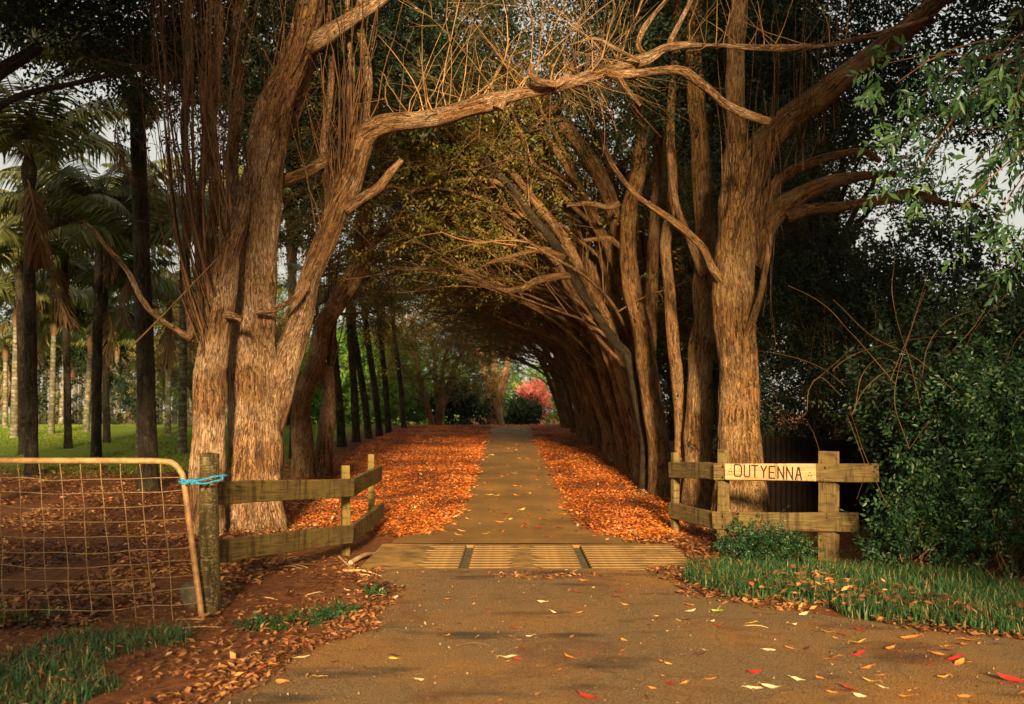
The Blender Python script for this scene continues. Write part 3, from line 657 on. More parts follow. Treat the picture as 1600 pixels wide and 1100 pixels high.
# ------------------------------------------------------------------ big traced trees
def stroke(pts, D0):
    out, rad = [], []
    for p in pts:
        D = p[3] if len(p) > 3 else D0
        out.append(P(p[0], p[1], D)); rad.append(p[2] / 2 / FPX * D)
    return np.array(out), np.array(rad)

def twigs_from(pts, rad, n, length, upbias, spread, K=5, t0=0.1, t1=1.0, curve=0.25, lateral=None):
    """N curved twigs leaving along a limb -> (N,K,3)"""
    pts, rad = catmull(pts, rad, 0.1); m = len(pts)
    idx = (rng.uniform(t0, t1, n) * (m - 1)).astype(int)
    base = pts[idx]; d = rng.normal(0, spread, (n, 3)) + np.asarray(upbias); d = nrm(d)
    L = length * (0.35 + 0.9 * rng.random(n)); t = np.linspace(0, 1, K)
    c = rng.normal(0, curve, (n, 3)); kk = np.cumsum(rng.normal(0, 0.018, (n, K, 3)), 1) * (t > 0)[None, :, None]
    return base[:, None] + L[:, None, None] * (d[:, None] * t[None, :, None] + c[:, None] * (t ** 2)[None, :, None] + kk)

def sub_twigs(PT, n, length, r):
    N, K, _ = PT.shape; i = rng.integers(0, N, n); k = rng.integers(1, K - 1, n); b = PT[i, k]; d = nrm(PT[i, k + 1] - PT[i, k]) * .8 + rng.normal(0, .5, (n, 3)); t = np.linspace(0, 1, 5); L = length * rng.uniform(.4, 1.2, n)
    return b[:, None] + L[:, None, None] * (d[:, None] * t[None, :, None] + rng.normal(0, .2, (n, 1, 3)) * (t ** 2)[None, :, None] + np.cumsum(rng.normal(0, .015, (n, 5, 3)), 1))
def limb_obj(name, pts, D, m, parent, org, segs=14, step=0.12, relief=0.012, lobes=0.04, flare=0.0, wob=0.0):
    c, r = stroke(pts, D); mb = MB()
    tube(mb, c - org, r, segs, step, relief, lobes, flare, wob)
    return mb.build(name, m, parent), c, r

# --- left gateway tree
oL = np.array([P(392, 850, 14.0)[0], 14.0, float(gz(-3.4, 14))])
TL = thing('gateway_tree', 'massive pale barked many stemmed tree on the left, one limb arching over the driveway', 'tree', oL)
limb_obj('trunk', [(394, 868, 100), (394, 800, 88), (396, 740, 82), (398, 680, 76), (399, 620, 73), (397, 545, 70), (398, 460, 62), (401, 400, 62), (406, 330, 64), (414, 270, 56), (420, 232, 58), (432, 165, 54), (460, 95, 44), (478, 40, 38), (492, -40, 34), (505, -140, 28)], 14.0, M['bark_hero'], TL, oL, 96, 0.03, 0.028, 0.085, 0.34)
limb_obj('stem', [(321, 930, 58), (323, 840, 54), (324, 760, 52), (328, 690, 49), (331, 620, 52), (329, 580, 48), (335, 530, 46), (344, 470, 46, 13.25), (356, 400, 42, 13.4), (374, 330, 34, 13.65), (392, 270, 22, 13.9), (402, 230, 12, 14.0)], 13.2, M['bark_hero'], TL, oL, 72, 0.03, 0.02, 0.05, 0.15)
for (kx, ky, kr) in ((327, 548, 9), (336, 612, 8), (404, 480, 8)):
    c_ = P(kx, ky, 13.2 - .13 if kx < 350 else 14.0 - .21); rr_ = kr / FPX * 13.2; mb = MB(); tube(mb, [c_ - oL + np.array([0, .12, -.02]), c_ - oL + np.array([0, .02, 0]), c_ - oL + np.array([0, -.015, .0])], [rr_ * 1.9, rr_ * 1.25, rr_ * .7], 16, .03, .008, .1); mb.build('knot', M['bark_hero'], TL)
C_pts = [(412, 720, 30), (422, 665, 42), (434, 610, 48), (450, 556, 44), (469, 502, 36), (476, 470, 34), (484, 436, 32), (500, 395, 34), (513, 364, 34), (530, 320, 36), (542, 291, 42), (556, 254, 36), (567, 218, 40)]
limb_obj('stem', C_pts, 14.1, M['bark_hero'], TL, oL, 48, 0.04, 0.014, 0.06, 0.1)
arch = [(566, 216, 36, 14.1), (585, 200, 32, 14.0), (612, 191, 30, 13.9), (650, 188, 27, 13.8), (690, 182, 27, 13.6), (730, 170, 26, 13.4), (765, 160, 28, 13.3), (790, 152, 20, 13.2), (820, 145, 18, 13.1), (858, 138, 18, 13), (905, 124, 20, 12.9), (950, 111, 20, 12.8), (985, 102, 17, 12.8), (1010, 93, 16, 12.7), (1022, 86, 14, 12.7), (1042, 75, 10, 12.7), (1075, 71, 9, 12.7), (1118, 71, 8, 12.6), (1180, 74, 8, 12.5), (1235, 75, 7, 12.5), (1296, 70, 6, 12.4), (1360, 56, 5, 12.4), (1450, 30, 4, 12.3)]
_, aC, aR = limb_obj('arching_limb', arch, 13, M['bark_hero'], TL, oL, 24, 0.05, 0.012, 0.06)
subs = [
 ([(772, 158, 20), (782, 160, 26), (778, 170, 19)], 13.2), # cut knob
 ([(948, 112, 15), (975, 116, 13), (1010, 113, 12), (1056, 109, 13), (1074, 115, 15), (1090, 126, 14), (1111, 142, 14), (1133, 162, 14), (1165, 178, 13), (1202, 191, 13)], 12.7),
 ([(856, 138, 12), (880, 126, 13), (892, 113, 10), (897, 98, 8)], 12.9),
 ([(868, 132, 12), (848, 129, 11), (834, 122, 10), (828, 110, 9), (832, 102, 10)], 12.8),
 ([(964, 112, 9), (972, 128, 7), (982, 142, 6), (1001, 165, 5)], 12.7),
 ([(1014, 92, 11), (1006, 84, 8), (997, 72, 8), (1003, 50, 9), (1020, 25, 8), (1045, -5, 7), (1080, -60, 5)], 12.7),
 ([(1042, 77, 10), (1052, 55, 9), (1065, 30, 8), (1082, -5, 8), (1100, -60, 6)], 12.7),
 ([(1000, 95, 6), (960, 75, 5), (930, 60, 4), (890, 70, 3)], 12.6),
 ([(566, 215, 18), (572, 165, 15), (576, 130, 15), (572, 90, 14), (563, 44, 13), (566, -10, 12), (580, -90, 10)], 14.2),
 ([(540, 330, 16), (562, 312, 16), (590, 294, 15), (608, 272, 12), (628, 250, 8)], 14),
 ([(478, 72, 34), (515, 52, 28), (555, 26, 24), (600, -6, 22), (660, -60, 18)], 14),
 ([(436, 286, 22), (480, 268, 20), (520, 246, 17), (560, 236, 13)], 14.2),
 ([(300, 530, 12), (275, 515, 10), (252, 500, 9), (232, 482, 8), (215, 455, 8), (203, 430, 8), (187, 408, 8), (165, 385, 7), (148, 362, 6), (130, 345, 5)], 12.9),
 ([(352, 492, 12), (365, 494, 10), (378, 500, 8)], 13.0),
 ([(400, 488, 9), (425, 486, 8), (440, 478, 8), (460, 465, 7), (476, 440, 5)], 13.6),
 ([(500, 398, 20), (514, 320, 15), (506, 230, 14), (518, 120, 12), (514, 20, 11), (520, -60, 9)], 14.3),
 ([(556, 262, 14), (546, 190, 11), (550, 110, 10), (542, 30, 9), (548, -50, 8)], 14.3),
 ([(340, 500, 24), (326, 400, 20), (338, 300, 18), (330, 190, 17), (342, 80, 15), (338, -50, 13)], 13.7),
 ([(376, 350, 24), (362, 260, 19), (374, 160, 17), (368, 60, 15), (380, -50, 13)], 14.3),
 ([(424, 244, 22), (462, 178, 16), (486, 100, 14), (500, 20, 12), (520, -60, 10)], 14.4),
 ([(300, 535, 14), (296, 480, 13), (290, 400, 13), (296, 300, 12), (288, 200, 12), (296, 100, 14), (292, 20, 12), (290, -60, 10)], 13.6),
 ([(312, 520, 14), (318, 440, 13), (310, 340, 12), (322, 240, 11), (316, 120, 10), (330, 0, 9), (335, -60, 8)], 13.9),
]
for pts, D in subs: limb_obj('limb', pts, D, M['bark_hero'], TL, oL, 12, 0.06, 0.006, 0.05)
# pollard shoots: thin upright stems rising from the left stem and the main fork
mb = MB(); n = 58
PT = []
for k in range(n):
    D = 13.2 + rng.normal(0, .12); y0 = rng.uniform(330, 560); x0 = np.interp(y0, [330, 400, 480, 560], [362, 340, 326, 318]); top = -60 - rng.random() * 60 if rng.random() < 0.7 else rng.uniform(0, 200)
    off = rng.uniform(4, 78) * (0.5 + 0.5 * (y0 - 300) / 260); lean = rng.normal(8, 58); De = D + rng.normal(.2, .5)
    t = np.linspace(0, 1, 12); xs_ = x0 - off * (1 - np.exp(-5 * t)) + lean * t + np.sin(t * 6 + rng.random() * 6) * rng.uniform(2, 13) * t; ysx = y0 + (top - y0) * (t * .8 + .2 * t ** .6)
    PT.append([P(a_, b_, D + (De - D) * tt) for a_, b_, tt in zip(xs_, ysx, t)])
thin_tubes(mb, np.array(PT) - oL, 0.005 + 0.017 * rng.random(n) ** 2, 0.0025, 5)
k_ = rng.integers(0, n, 280); A_ = np.array(PT); st_ = A_[k_, rng.integers(3, 11, 280)]; t_ = np.linspace(0, 1, 6); dd_ = rng.normal(0, .55, (280, 3)) + np.array([0, 0, .55])
thin_tubes(mb, st_[:, None] - oL + (rng.uniform(.3, 1.1, 280)[:, None, None] * (dd_[:, None] * t_[None, :, None] + rng.normal(0, .03, (280, 6, 3)))), rng.uniform(.003, .007, 280), .0015, 3)
Cc, Cr = stroke(C_pts, 14.1); Bc, Br = stroke([(398, 460, 62), (401, 400, 62), (406, 330, 64), (414, 270, 56), (420, 232, 58), (432, 165, 54), (460, 95, 44)], 14.0)
thin_tubes(mb, twigs_from(Cc[7:], Cr[7:], 46, 2.6, (0.02, -0.12, 1.0), 0.14, 8, curve=0.10) - oL, rng.uniform(0.006, 0.015, 46), 0.003, 4)
thin_tubes(mb, twigs_from(Bc, Br, 40, 2.4, (0.05, -0.1, 1.0), 0.22, 8, curve=0.12) - oL, rng.uniform(0.005, 0.014, 40), 0.003, 4)
thin_tubes(mb, twigs_from(Bc, Br, 60, 1.0, (0.2, -0.25, 0.35), 0.5, 6, curve=0.25) - oL, rng.uniform(0.002, 0.006, 60), 0.0015, 3)
tag(mb.build('shoot_thicket', M['twig'], TL), kind='stuff')
mb = MB()
tA = twigs_from(aC[:13], aR[:13], 55, 1.6, (0.15, 0, 0.75), 0.42, 7, curve=0.25); thin_tubes(mb, tA - oL, rng.uniform(0.004, 0.013, 55), 0.002, 4); tB = sub_twigs(tA, 150, .55, 0); thin_tubes(mb, tB - oL, rng.uniform(.002, .004, 150), .0012, 3); thin_tubes(mb, sub_twigs(tB, 200, .3, 0) - oL, .0018, .001, 3)
thin_tubes(mb, twigs_from(aC[4:14], aR[4:14], 120, 0.65, (0.25, -0.05, 0.3), 0.6, 6, curve=0.3) - oL, rng.uniform(0.002, 0.005, 120), 0.0012, 3)
thin_tubes(mb, twigs_from(aC[9:13], aR[9:13], 70, 0.8, (0.75, -0.1, -0.55), 0.35, 7, curve=0.3) - oL, rng.uniform(0.002, 0.0045, 70), 0.001, 3)
thin_tubes(mb, twigs_from(aC[15:], aR[15:], 50, 0.9, (0.1, 0, 0.5), 0.5, 6) - oL, rng.uniform(0.003, 0.007, 50), 0.0015, 3)
tag(mb.build('twig_spray', M['twig_mid'], TL), kind='stuff')
mb = MB(); tw = np.array([[P(a_, b_, 12.4) for a_, b_ in zip(np.linspace(201, 341, 6), np.linspace(546, 402, 6) + np.array([0, 1, 1.5, 1, .5, 0]))]])
thin_tubes(mb, tw - oL, 0.012, 0.005, 6); mb.build('bare_cane', M['twig_mid'], TL)

# second left tree just behind, with a pollarded stump stem
oL2 = gp(480, 748)
TL2 = thing('gateway_tree', 'slimmer leaning stem tree close behind the massive left tree', 'tree', oL2)
limb_obj('trunk', [(474, 765, 36), (473, 700, 31), (470, 640, 29), (480, 600, 28), (495, 564, 26), (505, 509, 27), (527, 473, 29), (549, 436, 32), (567, 400, 32), (568, 360, 30), (573, 320, 28), (582, 300, 22), (600, 254, 17), (618, 211, 15), (640, 150, 13)], oL2[1], M['bark_hero'], TL2, oL2, 40, 0.05, 0.014, 0.05, 0.2)
limb_obj('limb', [(572, 325, 24), (566, 280, 20), (575, 230, 18), (585, 150, 15), (590, 60, 12), (600, -20, 10)], oL2[1], M['bark_hero'], TL2, oL2, 14, 0.08)
limb_obj('limb', [(573, 395, 12), (592, 370, 10), (612, 352, 9), (630, 332, 7), (638, 310, 5)], oL2[1] - .5, M['bark_right'], TL2, oL2, 12, 0.08)
oS = gp(505, 746)
TS = thing('pollard_stump', 'short pale stump stem topped with thin upright shoots left of the leafy drive', 'tree', oS)
limb_obj('trunk', [(504, 760, 30), (507, 700, 25), (512, 650, 23), (514, 610, 20), (510, 585, 24), (508, 574, 28), (508, 568, 22)], oS[1], M['bark_hero'], TS, oS, 32, 0.05, 0.014, 0.06, 0.15)
mb = MB(); n = 26; PT = []
for k in range(n):
    x0 = 500 + rng.random() * 18; xe = x0 + rng.normal(12, 22); t = np.linspace(0, 1, 8); top = rng.uniform(250, 470)
    PT.append([P(x0 + (xe - x0) * a_ + math.sin(a_ * 4 + k) * 3, 572 + (top - 572) * a_, oS[1] + rng.normal(0, .05)) for a_ in t])
thin_tubes(mb, np.array(PT) - oS, rng.uniform(0.008, 0.028, n), 0.004, 5); tag(mb.build('shoot_thicket', M['twig'], TS), kind='stuff')

# --- right gateway tree
oR = np.array([P(1157, 830, 14.6)[0], 14.6, float(gz(3.1, 14.6))])
TR = thing('gateway_tree', 'massive orange brown forked trunk on the right standing behind the name board', 'tree', oR)
limb_obj('trunk', [(1160, 860, 92), (1158, 800, 80), (1156, 740, 70), (1155, 690, 64), (1153, 620, 59), (1150, 550, 60), (1147, 480, 62), (1148, 400, 62), (1152, 340, 60), (1160, 290, 60), (1164, 255, 64), (1168, 232, 56)], 14.6, M['bark_right'], TR, oR, 96, 0.03, 0.024, 0.06, 0.30)
limb_obj('fork', [(1158, 270, 42), (1153, 215, 32), (1150, 160, 29), (1150, 90, 28), (1156, 0, 26), (1165, -120, 22)], 14.8, M['bark_right'], TR, oR, 36, 0.05, 0.014, 0.05)
limb_obj('fork', [(1168, 290, 50, 14.6), (1190, 235, 48, 14.5), (1215, 205, 44, 14.4), (1245, 178, 42, 14.3), (1290, 145, 38, 14.1), (1345, 100, 34, 13.9), (1410, 50, 30, 13.6), (1500, -30, 25, 13.3)], 14.4, M['bark_right'], TR, oR, 40, 0.05, 0.016, 0.06)
for pts, D in [
 ([(1170, 415, 40), (1192, 358, 38), (1222, 326, 34), (1262, 300, 27), (1300, 284, 22), (1345, 276, 16), (1400, 272, 10)], 14.8),
 ([(1228, 340, 20), (1262, 328, 17), (1314, 323, 16), (1382, 312, 16), (1427, 303, 15), (1480, 318, 10), (1530, 322, 6)], 14.7),
 ([(1178, 345, 26), (1204, 302, 22), (1228, 272, 18), (1291, 246, 14), (1345, 237, 11), (1376, 252, 7)], 15),
 ([(1138, 452, 16, 14.55), (1114, 420, 14, 14.4), (1096, 385, 12), (1056, 349, 11), (1020, 324, 10), (991, 302, 9), (955, 255, 8), (938, 205, 6)], 14.3),
 ([(1160, 540, 14, 14.5), (1176, 500, 13, 14.3), (1188, 460, 11), (1198, 410, 8), (1206, 360, 6)], 14.1)]:
    limb_obj('limb', pts, D, M['bark_right'], TR, oR, 18, 0.06, 0.008, 0.05)
mb = MB(); n = 60; PT = []
for k in range(n):
    x0 = rng.uniform(1130, 1330); y0 = 330 - (x0 - 1130) * 0.75 + rng.normal(0, 15); top = y0 - rng.uniform(100, 260) ; t = np.linspace(0, 1, 8); xe = x0 + rng.normal(0, 14)
    PT.append([P(x0 + (xe - x0) * a_ + math.sin(a_ * 5 + k) * 3, y0 + (top - y0) * a_, 14.3 + rng.normal(0, .4)) for a_ in t])
for k in range(16):   # strands hanging by the trunk
    x0 = rng.uniform(1175, 1215); y0 = rng.uniform(180, 330); L = rng.uniform(120, 260); xe = x0 + rng.normal(0, 12); t = np.linspace(0, 1, 8)
    PT.append([P(x0 + (xe - x0) * a_ + math.sin(a_ * 6 + k) * 4, y0 + L * a_, 14.1 + rng.normal(0, .15)) for a_ in t])
thin_tubes(mb, np.array(PT) - oR, rng.uniform(0.004, 0.011, 76), 0.002, 4); tag(mb.build('shoot_thicket', M['twig'], TR), kind='stuff')

oR2 = np.array([P(1095, 800, 16.2)[0], 16.2, float(gz(2.9, 16.2))])
TR2 = thing('avenue_tree', 'tall upright double stemmed tree just left of the massive right trunk', 'tree', oR2)
limb_obj('trunk', [(1098, 825, 58), (1093, 740, 44), (1092, 680, 42), (1094, 600, 40), (1100, 500, 36), (1102, 400, 33), (1098, 300, 30), (1094, 220, 28), (1086, 145, 27), (1084, 60, 25), (1090, -30, 22), (1095, -140, 18)], 16.2, M['bark_right'], TR2, oR2, 60, 0.04, 0.016, 0.06, 0.15)
limb_obj('stem', [(1066, 815, 32), (1065, 720, 25), (1063, 640, 22), (1052, 540, 20), (1046, 450, 19), (1040, 380, 17), (1052, 300, 16), (1048, 200, 14), (1055, 80, 12), (1060, -40, 10)], 16.6, M['bark_avenue'], TR2, oR2, 28, 0.06, 0.01, 0.05, 0.1)
limb_obj('limb', [(1100, 430, 14), (1080, 380, 12), (1060, 330, 11), (1052, 290, 9), (1046, 240, 7)], 16, M['bark_avenue'], TR2, oR2, 14, 0.08)

oR3 = gp(1034, 773)
TR3 = thing('avenue_tree', 'leaning orange trunk nearest the drive edge with a dark limb reaching far left overhead', 'tree', oR3)
D3 = oR3[1]
limb_obj('trunk', [(1035, 790, 46), (1032, 740, 36), (1027, 686, 32), (1014, 600, 30), (1004, 527, 31), (988, 459, 28), (980, 391, 26), (984, 327, 24), (996, 273, 23), (1002, 200, 21), (996, 100, 19), (990, -20, 17)], D3, M['bark_right'], TR3, oR3, 48, 0.05, 0.014, 0.06, 0.2)
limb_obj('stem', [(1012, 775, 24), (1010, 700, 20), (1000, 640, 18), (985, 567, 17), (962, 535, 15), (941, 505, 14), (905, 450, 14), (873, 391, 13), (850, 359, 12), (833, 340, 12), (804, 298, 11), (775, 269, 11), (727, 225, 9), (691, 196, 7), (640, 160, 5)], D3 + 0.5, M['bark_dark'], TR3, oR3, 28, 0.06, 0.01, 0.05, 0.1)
for pts, D in [([(1004, 520, 26), (985, 420, 24), (962, 345, 24), (949, 302, 25), (920, 247, 24), (891, 207, 22), (865, 178, 19), (830, 140, 15), (780, 95, 10)], D3 + 1.2),
               ([(1010, 600, 22), (1018, 480, 20), (1022, 360, 18), (1030, 240, 16), (1026, 120, 15), (1035, -20, 13)], D3 + 0.8),
               ([(882, 405, 12), (860, 395, 10), (835, 392, 9), (800, 400, 7), (760, 412, 6)], D3 + .4),
               ([(893, 430, 12), (862, 433, 12), (840, 438, 12), (812, 452, 9), (780, 452, 7), (735, 428, 6), (690, 405, 5)], D3 + .5),
               ([(968, 318, 10), (950, 325, 8), (920, 318, 8), (885, 322, 5)], D3 + .5),
               ([(985, 395, 10), (965, 382, 8), (950, 372, 8), (912, 376, 6)], D3),
               ([(800, 295, 10), (760, 280, 8), (700, 285, 6), (640, 300, 4)], D3 + .6)]:
    limb_obj('limb', pts, D, M['bark_avenue'], TR3, oR3, 16, 0.08, 0.008, 0.05)

# ------------------------------------------------------------------ grown trees
def grow(out, start, d, L, r, lev, maxlev, trop, nch, rg, curl=0.16, lratio=0.5, t_lo=0.3, zmin=-9.0):
    n = 6 if lev < maxlev else 5
    pts = [np.array(start, float)]; d = nrm(d); st = L / (n - 1); dirs = [d]
    for k in range(n - 1):
        d = nrm(d + rg.normal(0, curl, 3) + np.asarray(trop) * st); pts.append(pts[-1] + d * st); dirs.append(d)
    if pts[-1][2] < zmin and pts[-1][0] < -1.0: return
    pts = np.array(pts); rad = np.linspace(r, r * (0.45 if lev < maxlev else 0.25), n)
    out.append((lev, pts, rad, dirs[-1]))
    if lev >= maxlev: return
    for k in range(nch[lev]):
        t = t_lo + (1 - t_lo) * (k + rg.random()) / nch[lev]; f = t * (n - 1); i = min(int(f), n - 2); p = pts[i] + (pts[i + 1] - pts[i]) * (f - i)
        side = nrm(np.cross(dirs[i], rg.normal(0, 1, 3))); dd = dirs[i] * 0.75 + side * rg.uniform(0.4, 1.0)
        grow(out, p, dd, L * lratio * rg.uniform(0.7, 1.25) * (1.15 - 0.4 * t), max(0.0025, np.interp(t, [0, 1], [r, r * .5]) * 0.5), lev + 1, maxlev, trop, nch, rg, curl, lratio, t_lo, zmin)

def avenue_proto(seed):
    rg = np.random.default_rng(seed); trunk, limbs, tw = MB(), MB(), MB(); tips = []
    T = thing('avenue_tree', None, 'tree')
    ns = 5
    for s in range(ns):
        out = []; a = rg.uniform(0, 6.28); b = np.array([math.cos(a) * 0.16, math.sin(a) * 0.34, -0.1])
        lean = rg.uniform(0.05, 0.32) if s else 0.05
        d = np.array([-lean, rg.normal(0, .10), 1.0]); L = rg.uniform(6.5, 8.5); r = rg.uniform(0.12, 0.2)
        n = 9; pts = [b]; dd = nrm(d); dirs = []
        for k in range(n - 1):
            dd = nrm(dd + np.array([-0.012 - 0.018 * k * (0.6 + 1.6 * lean), 0, 0]) + rg.normal(0, 0.07, 3)); dirs.append(dd); pts.append(pts[-1] + dd * L / (n - 1))
        pts = np.array(pts); rad = np.linspace(r, r * .4, n)
        tube(trunk, pts, rad, 16, 0.14, 0.014, 0.08, 0.3)
        for k in range(9):     # arching limbs towards the drive
            t = rg.uniform(0.27, 0.97); f = t * (n - 1); i = min(int(f), n - 2); p = pts[i] + (pts[i + 1] - pts[i]) * (f - i)
            if k < 7: d2 = np.array([-0.8, rg.normal(0, .35), 0.8]); tr = (-0.10, 0, -0.055); L2 = rg.uniform(3.2, 6.4)
            else: d2 = np.array([0.7, rg.normal(0, .5), 0.7]); tr = (0.0, 0, 0.02); L2 = rg.uniform(1.6, 3.2)
            grow(out, p, d2, L2, rg.uniform(0.022, 0.055), 0, 2, tr, (7, 4), rg, 0.15, 0.42, 0.3, 3.9)
        for lev, q, rd, de in out:
            if lev == 0: tube(limbs, q, rd, 7, 0.3, 0.0, 0.0)
            else: thin_tubes(tw, q[None], max(rd[0], .013 if lev == 1 else .007), max(rd[-1], .003), 4 if lev == 1 else 3)
            if lev == 2 and q[-1][2] > 2.2:
                tips.append((q[-1], de)); tips.append((q[2], de))
        # upright shoots
        n2 = 16; base = pts[rg.integers(3, n, n2)]; t = np.linspace(0, 1, 6); L3 = rg.uniform(0.8, 2.4, n2)
        PTs = base[:, None] + L3[:, None, None] * (t[None, :, None] * (np.array([0, 0, 1.0]) + rg.normal(0, .12, (n2, 3)))[:, None] + rg.normal(0, .02, (n2, 6, 3)))
        thin_tubes(tw, PTs, rg.uniform(.006, .014, n2), .003, 3)
    trunk.build('trunk', M['bark_avenue'], T); limbs.build('limb_frame', M['bark_avenue'], T); tag(tw.build('twig_spray', M['twig_dark'], T), kind='stuff')
    lf = MB(); S = np.array([t[0] for t in tips]); Dd = np.array([t[1] for t in tips])
    sprays(lf, S, Dd, 0.42, 8, 0.085, 0.036); sprays(lf, S[1::2] + rg.normal(0, .25, S[1::2].shape), Dd[1::2] + rg.normal(0, .5, S[1::2].shape), 0.38, 8, 0.08, 0.034)
    # the upper crown is denser and closes the roof
    C = S[S[:, 2] > 5.0]
    if len(C):
        k = rg.integers(0, len(C), 600); sprays(lf, C[k] + rg.normal(0, .45, (600, 3)) + np.array([0, 0, .6]), rg.normal(0, 1, (600, 3)), 0.45, 8, 0.10, 0.045)
    tag(lf.build('crown', M['leaf_vault'], T), kind=None)
    return T
protos = [avenue_proto(s) for s in (11, 23, 37)]
used = [False] * 3
ORD = ['third', 'fourth', 'fifth', 'sixth', 'seventh', 'eighth', 'ninth', 'tenth', 'eleventh', 'twelfth', 'thirteenth', 'fourteenth']
spots = [(2.75, 20.6), (2.72, 22.6), (2.66, 24.8), (2.62, 27.0), (2.55, 29.4), (2.45, 31.8), (2.36, 34.4), (2.25, 37.0), (2.1, 39.8)]
for k, (x, y) in enumerate(spots):
    i = k % 3
    if used[i]: o = copy_tree(protos[i])
    else: o = protos[i]; used[i] = True
    s = np.interp(y, [20, 30, 40, 52], [1.0, 0.84, 0.58, 0.5])
    o.location = (x, y, float(gz(x, y))); o.rotation_euler = (0, 0, rng.uniform(-0.3, 0.3)); o.scale = (s, s, s)
    tag(o, 'brown multi stemmed tree arching over the drive, %s trunk up the right side row' % ORD[k], 'tree', 'trees arching over the right side of the drive')

# left side of the avenue, farther back
def left_tree(seed, p, s, rz, label, name='avenue_tree'):
    rg = np.random.default_rng(seed); T = thing(name, label, 'tree', p); tr, lb, tw, lf = MB(), MB(), MB(), MB(); tips = []
    for k in range(5):
        a = k * 1.26 + rg.uniform(-.3, .3); out = []; d = np.array([math.cos(a) * .30, math.sin(a) * .30, 1.0]); b = np.array([math.cos(a) * .14, math.sin(a) * .14, -.1])
        n = 8; pts = [b]; dd = nrm(d)
        for q in range(n - 1): dd = nrm(dd + rg.normal(0, .06, 3)); pts.append(pts[-1] + dd * 0.85 * s)
        pts = np.array(pts); tube(tr, pts, np.linspace(.15, .06, n) * s, 12, .16, .012, .08, .25)
        for q in range(6):
            t = rg.uniform(.35, 1); i = min(int(t * (n - 1)), n - 2); a2 = rg.uniform(0, 6.28)
            grow(out, pts[i], np.array([math.cos(a2), math.sin(a2), .45]), rg.uniform(1.8, 3.4) * s, .05 * s, 0, 2, (0, 0, -.08), (6, 4), rg, .15, .42)
        for lev, q, rd, de in out:
            if lev == 0: tube(lb, q, rd, 6, .35)
            else: thin_tubes(tw, q[None], rd[0], rd[-1], 3)
            if lev == 2: tips += [(q[-1], de), (q[2], de)]
    tr.build('trunk', M['bark_avenue'], T); lb.build('limb_frame', M['bark_avenue'], T); tag(tw.build('twig_spray', M['twig_dark'], T), kind='stuff')
    S = np.array([t[0] for t in tips]); Dd = np.array([t[1] for t in tips])
    sprays(lf, S, Dd, .45, 9, .095, .042); sprays(lf, S + rg.normal(0, .3, S.shape), Dd + rg.normal(0, .5, S.shape), .42, 8, .09, .04)
    lf.build('crown', M['leaf_vault'], T); T.rotation_euler = (0, 0, rz); return T
pt = gp(682, 656); pt = np.array([-3.3, 46.0, float(gz(-3.3, 46))])
Ta = left_tree(51, pt, 0.85, 0.3, 'spreading many stemmed tree beside the fern at the far left of the drive')
lefts = [((-10.6, 41.0), 0.85, 2.2, 'dark trunked tree on the lawn behind the row of slim palms'),
         ((-13.5, 46.0), 0.95, 3.9, 'dark spreading tree deepest in the palm lawn'),
         ((-3.9, 33.5), 0.0, 0.7, '')]
for (x, y), s, rz, lab in lefts:
    if s == 0: continue
    o = copy_tree(Ta); o.location = (x, y, float(gz(x, y))); o.rotation_euler = (0, 0, rz); o.scale = (s / .85,) * 3; tag(o, lab, 'tree')

# foliage crown hung over the left of the drive: belongs to three slender trees standing among the palms
def slender(seed, p, label, h=4.6):
    rg = np.random.default_rng(seed); T = thing('slender_tree', label, 'tree', p, None); tr, tw, lf = MB(), MB(), MB(); out = []
    tube(tr, [(0, 0, -.1), (.05, 0, h * .4), (.3, .05, h * .8), (.6, 0, h)], [.10, .085, .07, .05], 10, .2, .008, .05, .3)
    for q in range(10):
        a2 = rg.uniform(-1.2, 1.2); t = rg.uniform(.65, 1)
        grow(out, (.6 * t * t, 0, h * t), np.array([math.cos(a2), math.sin(a2) * 1.3, .5]), rg.uniform(2.2, 3.8), .05, 0, 2, (0.04, 0, -.12), (6, 4), rg, .14, .42)
    tips = []
    for lev, q, rd, de in out:
        thin_tubes(tw, q[None], rd[0], rd[-1], 5 if lev == 0 else 3)
        if lev == 2: tips += [(q[-1], de), (q[2], de), (q[3], de)]
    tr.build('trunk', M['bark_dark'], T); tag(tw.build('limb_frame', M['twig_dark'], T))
    S = np.array([t[0] for t in tips]); Dd = np.array([t[1] for t in tips]); sprays(lf, S, Dd, .45, 9, .085, .036); sprays(lf, S + rg.normal(0, .25, S.shape), Dd, .4, 8, .085, .036)
    lf.build('crown', M['leaf_vault'], T); return T
for k, (x, y, lab) in enumerate([(-5.5, 26.5, 'slender dark tree with a low spreading crown before the row of slim palms')]):
    slender(70 + k, (x, y, float(gz(x, y))), lab, 5.0)

# far pale trunk in the light at the end of the drive
oF = np.array([-0.85, 54.0, float(gz(-.85, 54))])
TF = thing('sunlit_tree', 'sunlit pale double trunk closing the far end of the drive', 'tree', oF)
for pts in ([(767, 680, 16), (766, 650, 11), (764, 625, 11), (762, 600, 14), (757, 575, 12), (745, 540, 9)], [(783, 680, 18), (780, 650, 13), (781, 625, 12), (785, 600, 13), (792, 570, 11), (800, 535, 9)], [(774, 680, 12), (774, 640, 9), (773, 600, 9), (772, 560, 8), (770, 520, 6)]):
    limb_obj('trunk', pts, 54, M['bark_hero'], TF, oF, 20, 0.12, 0.03, 0.1, 0.2)
lf = MB(); n = 600; C = np.array([-.4, .6, 4.7]) + rng.normal(0, 1, (n, 3)) * np.array([1.5, .8, .5]); sprays(lf, C, rng.normal(0, 1, (n, 3)), .5, 8, .12, .055); lf.build('crown', M['leaf_olive'], TF)

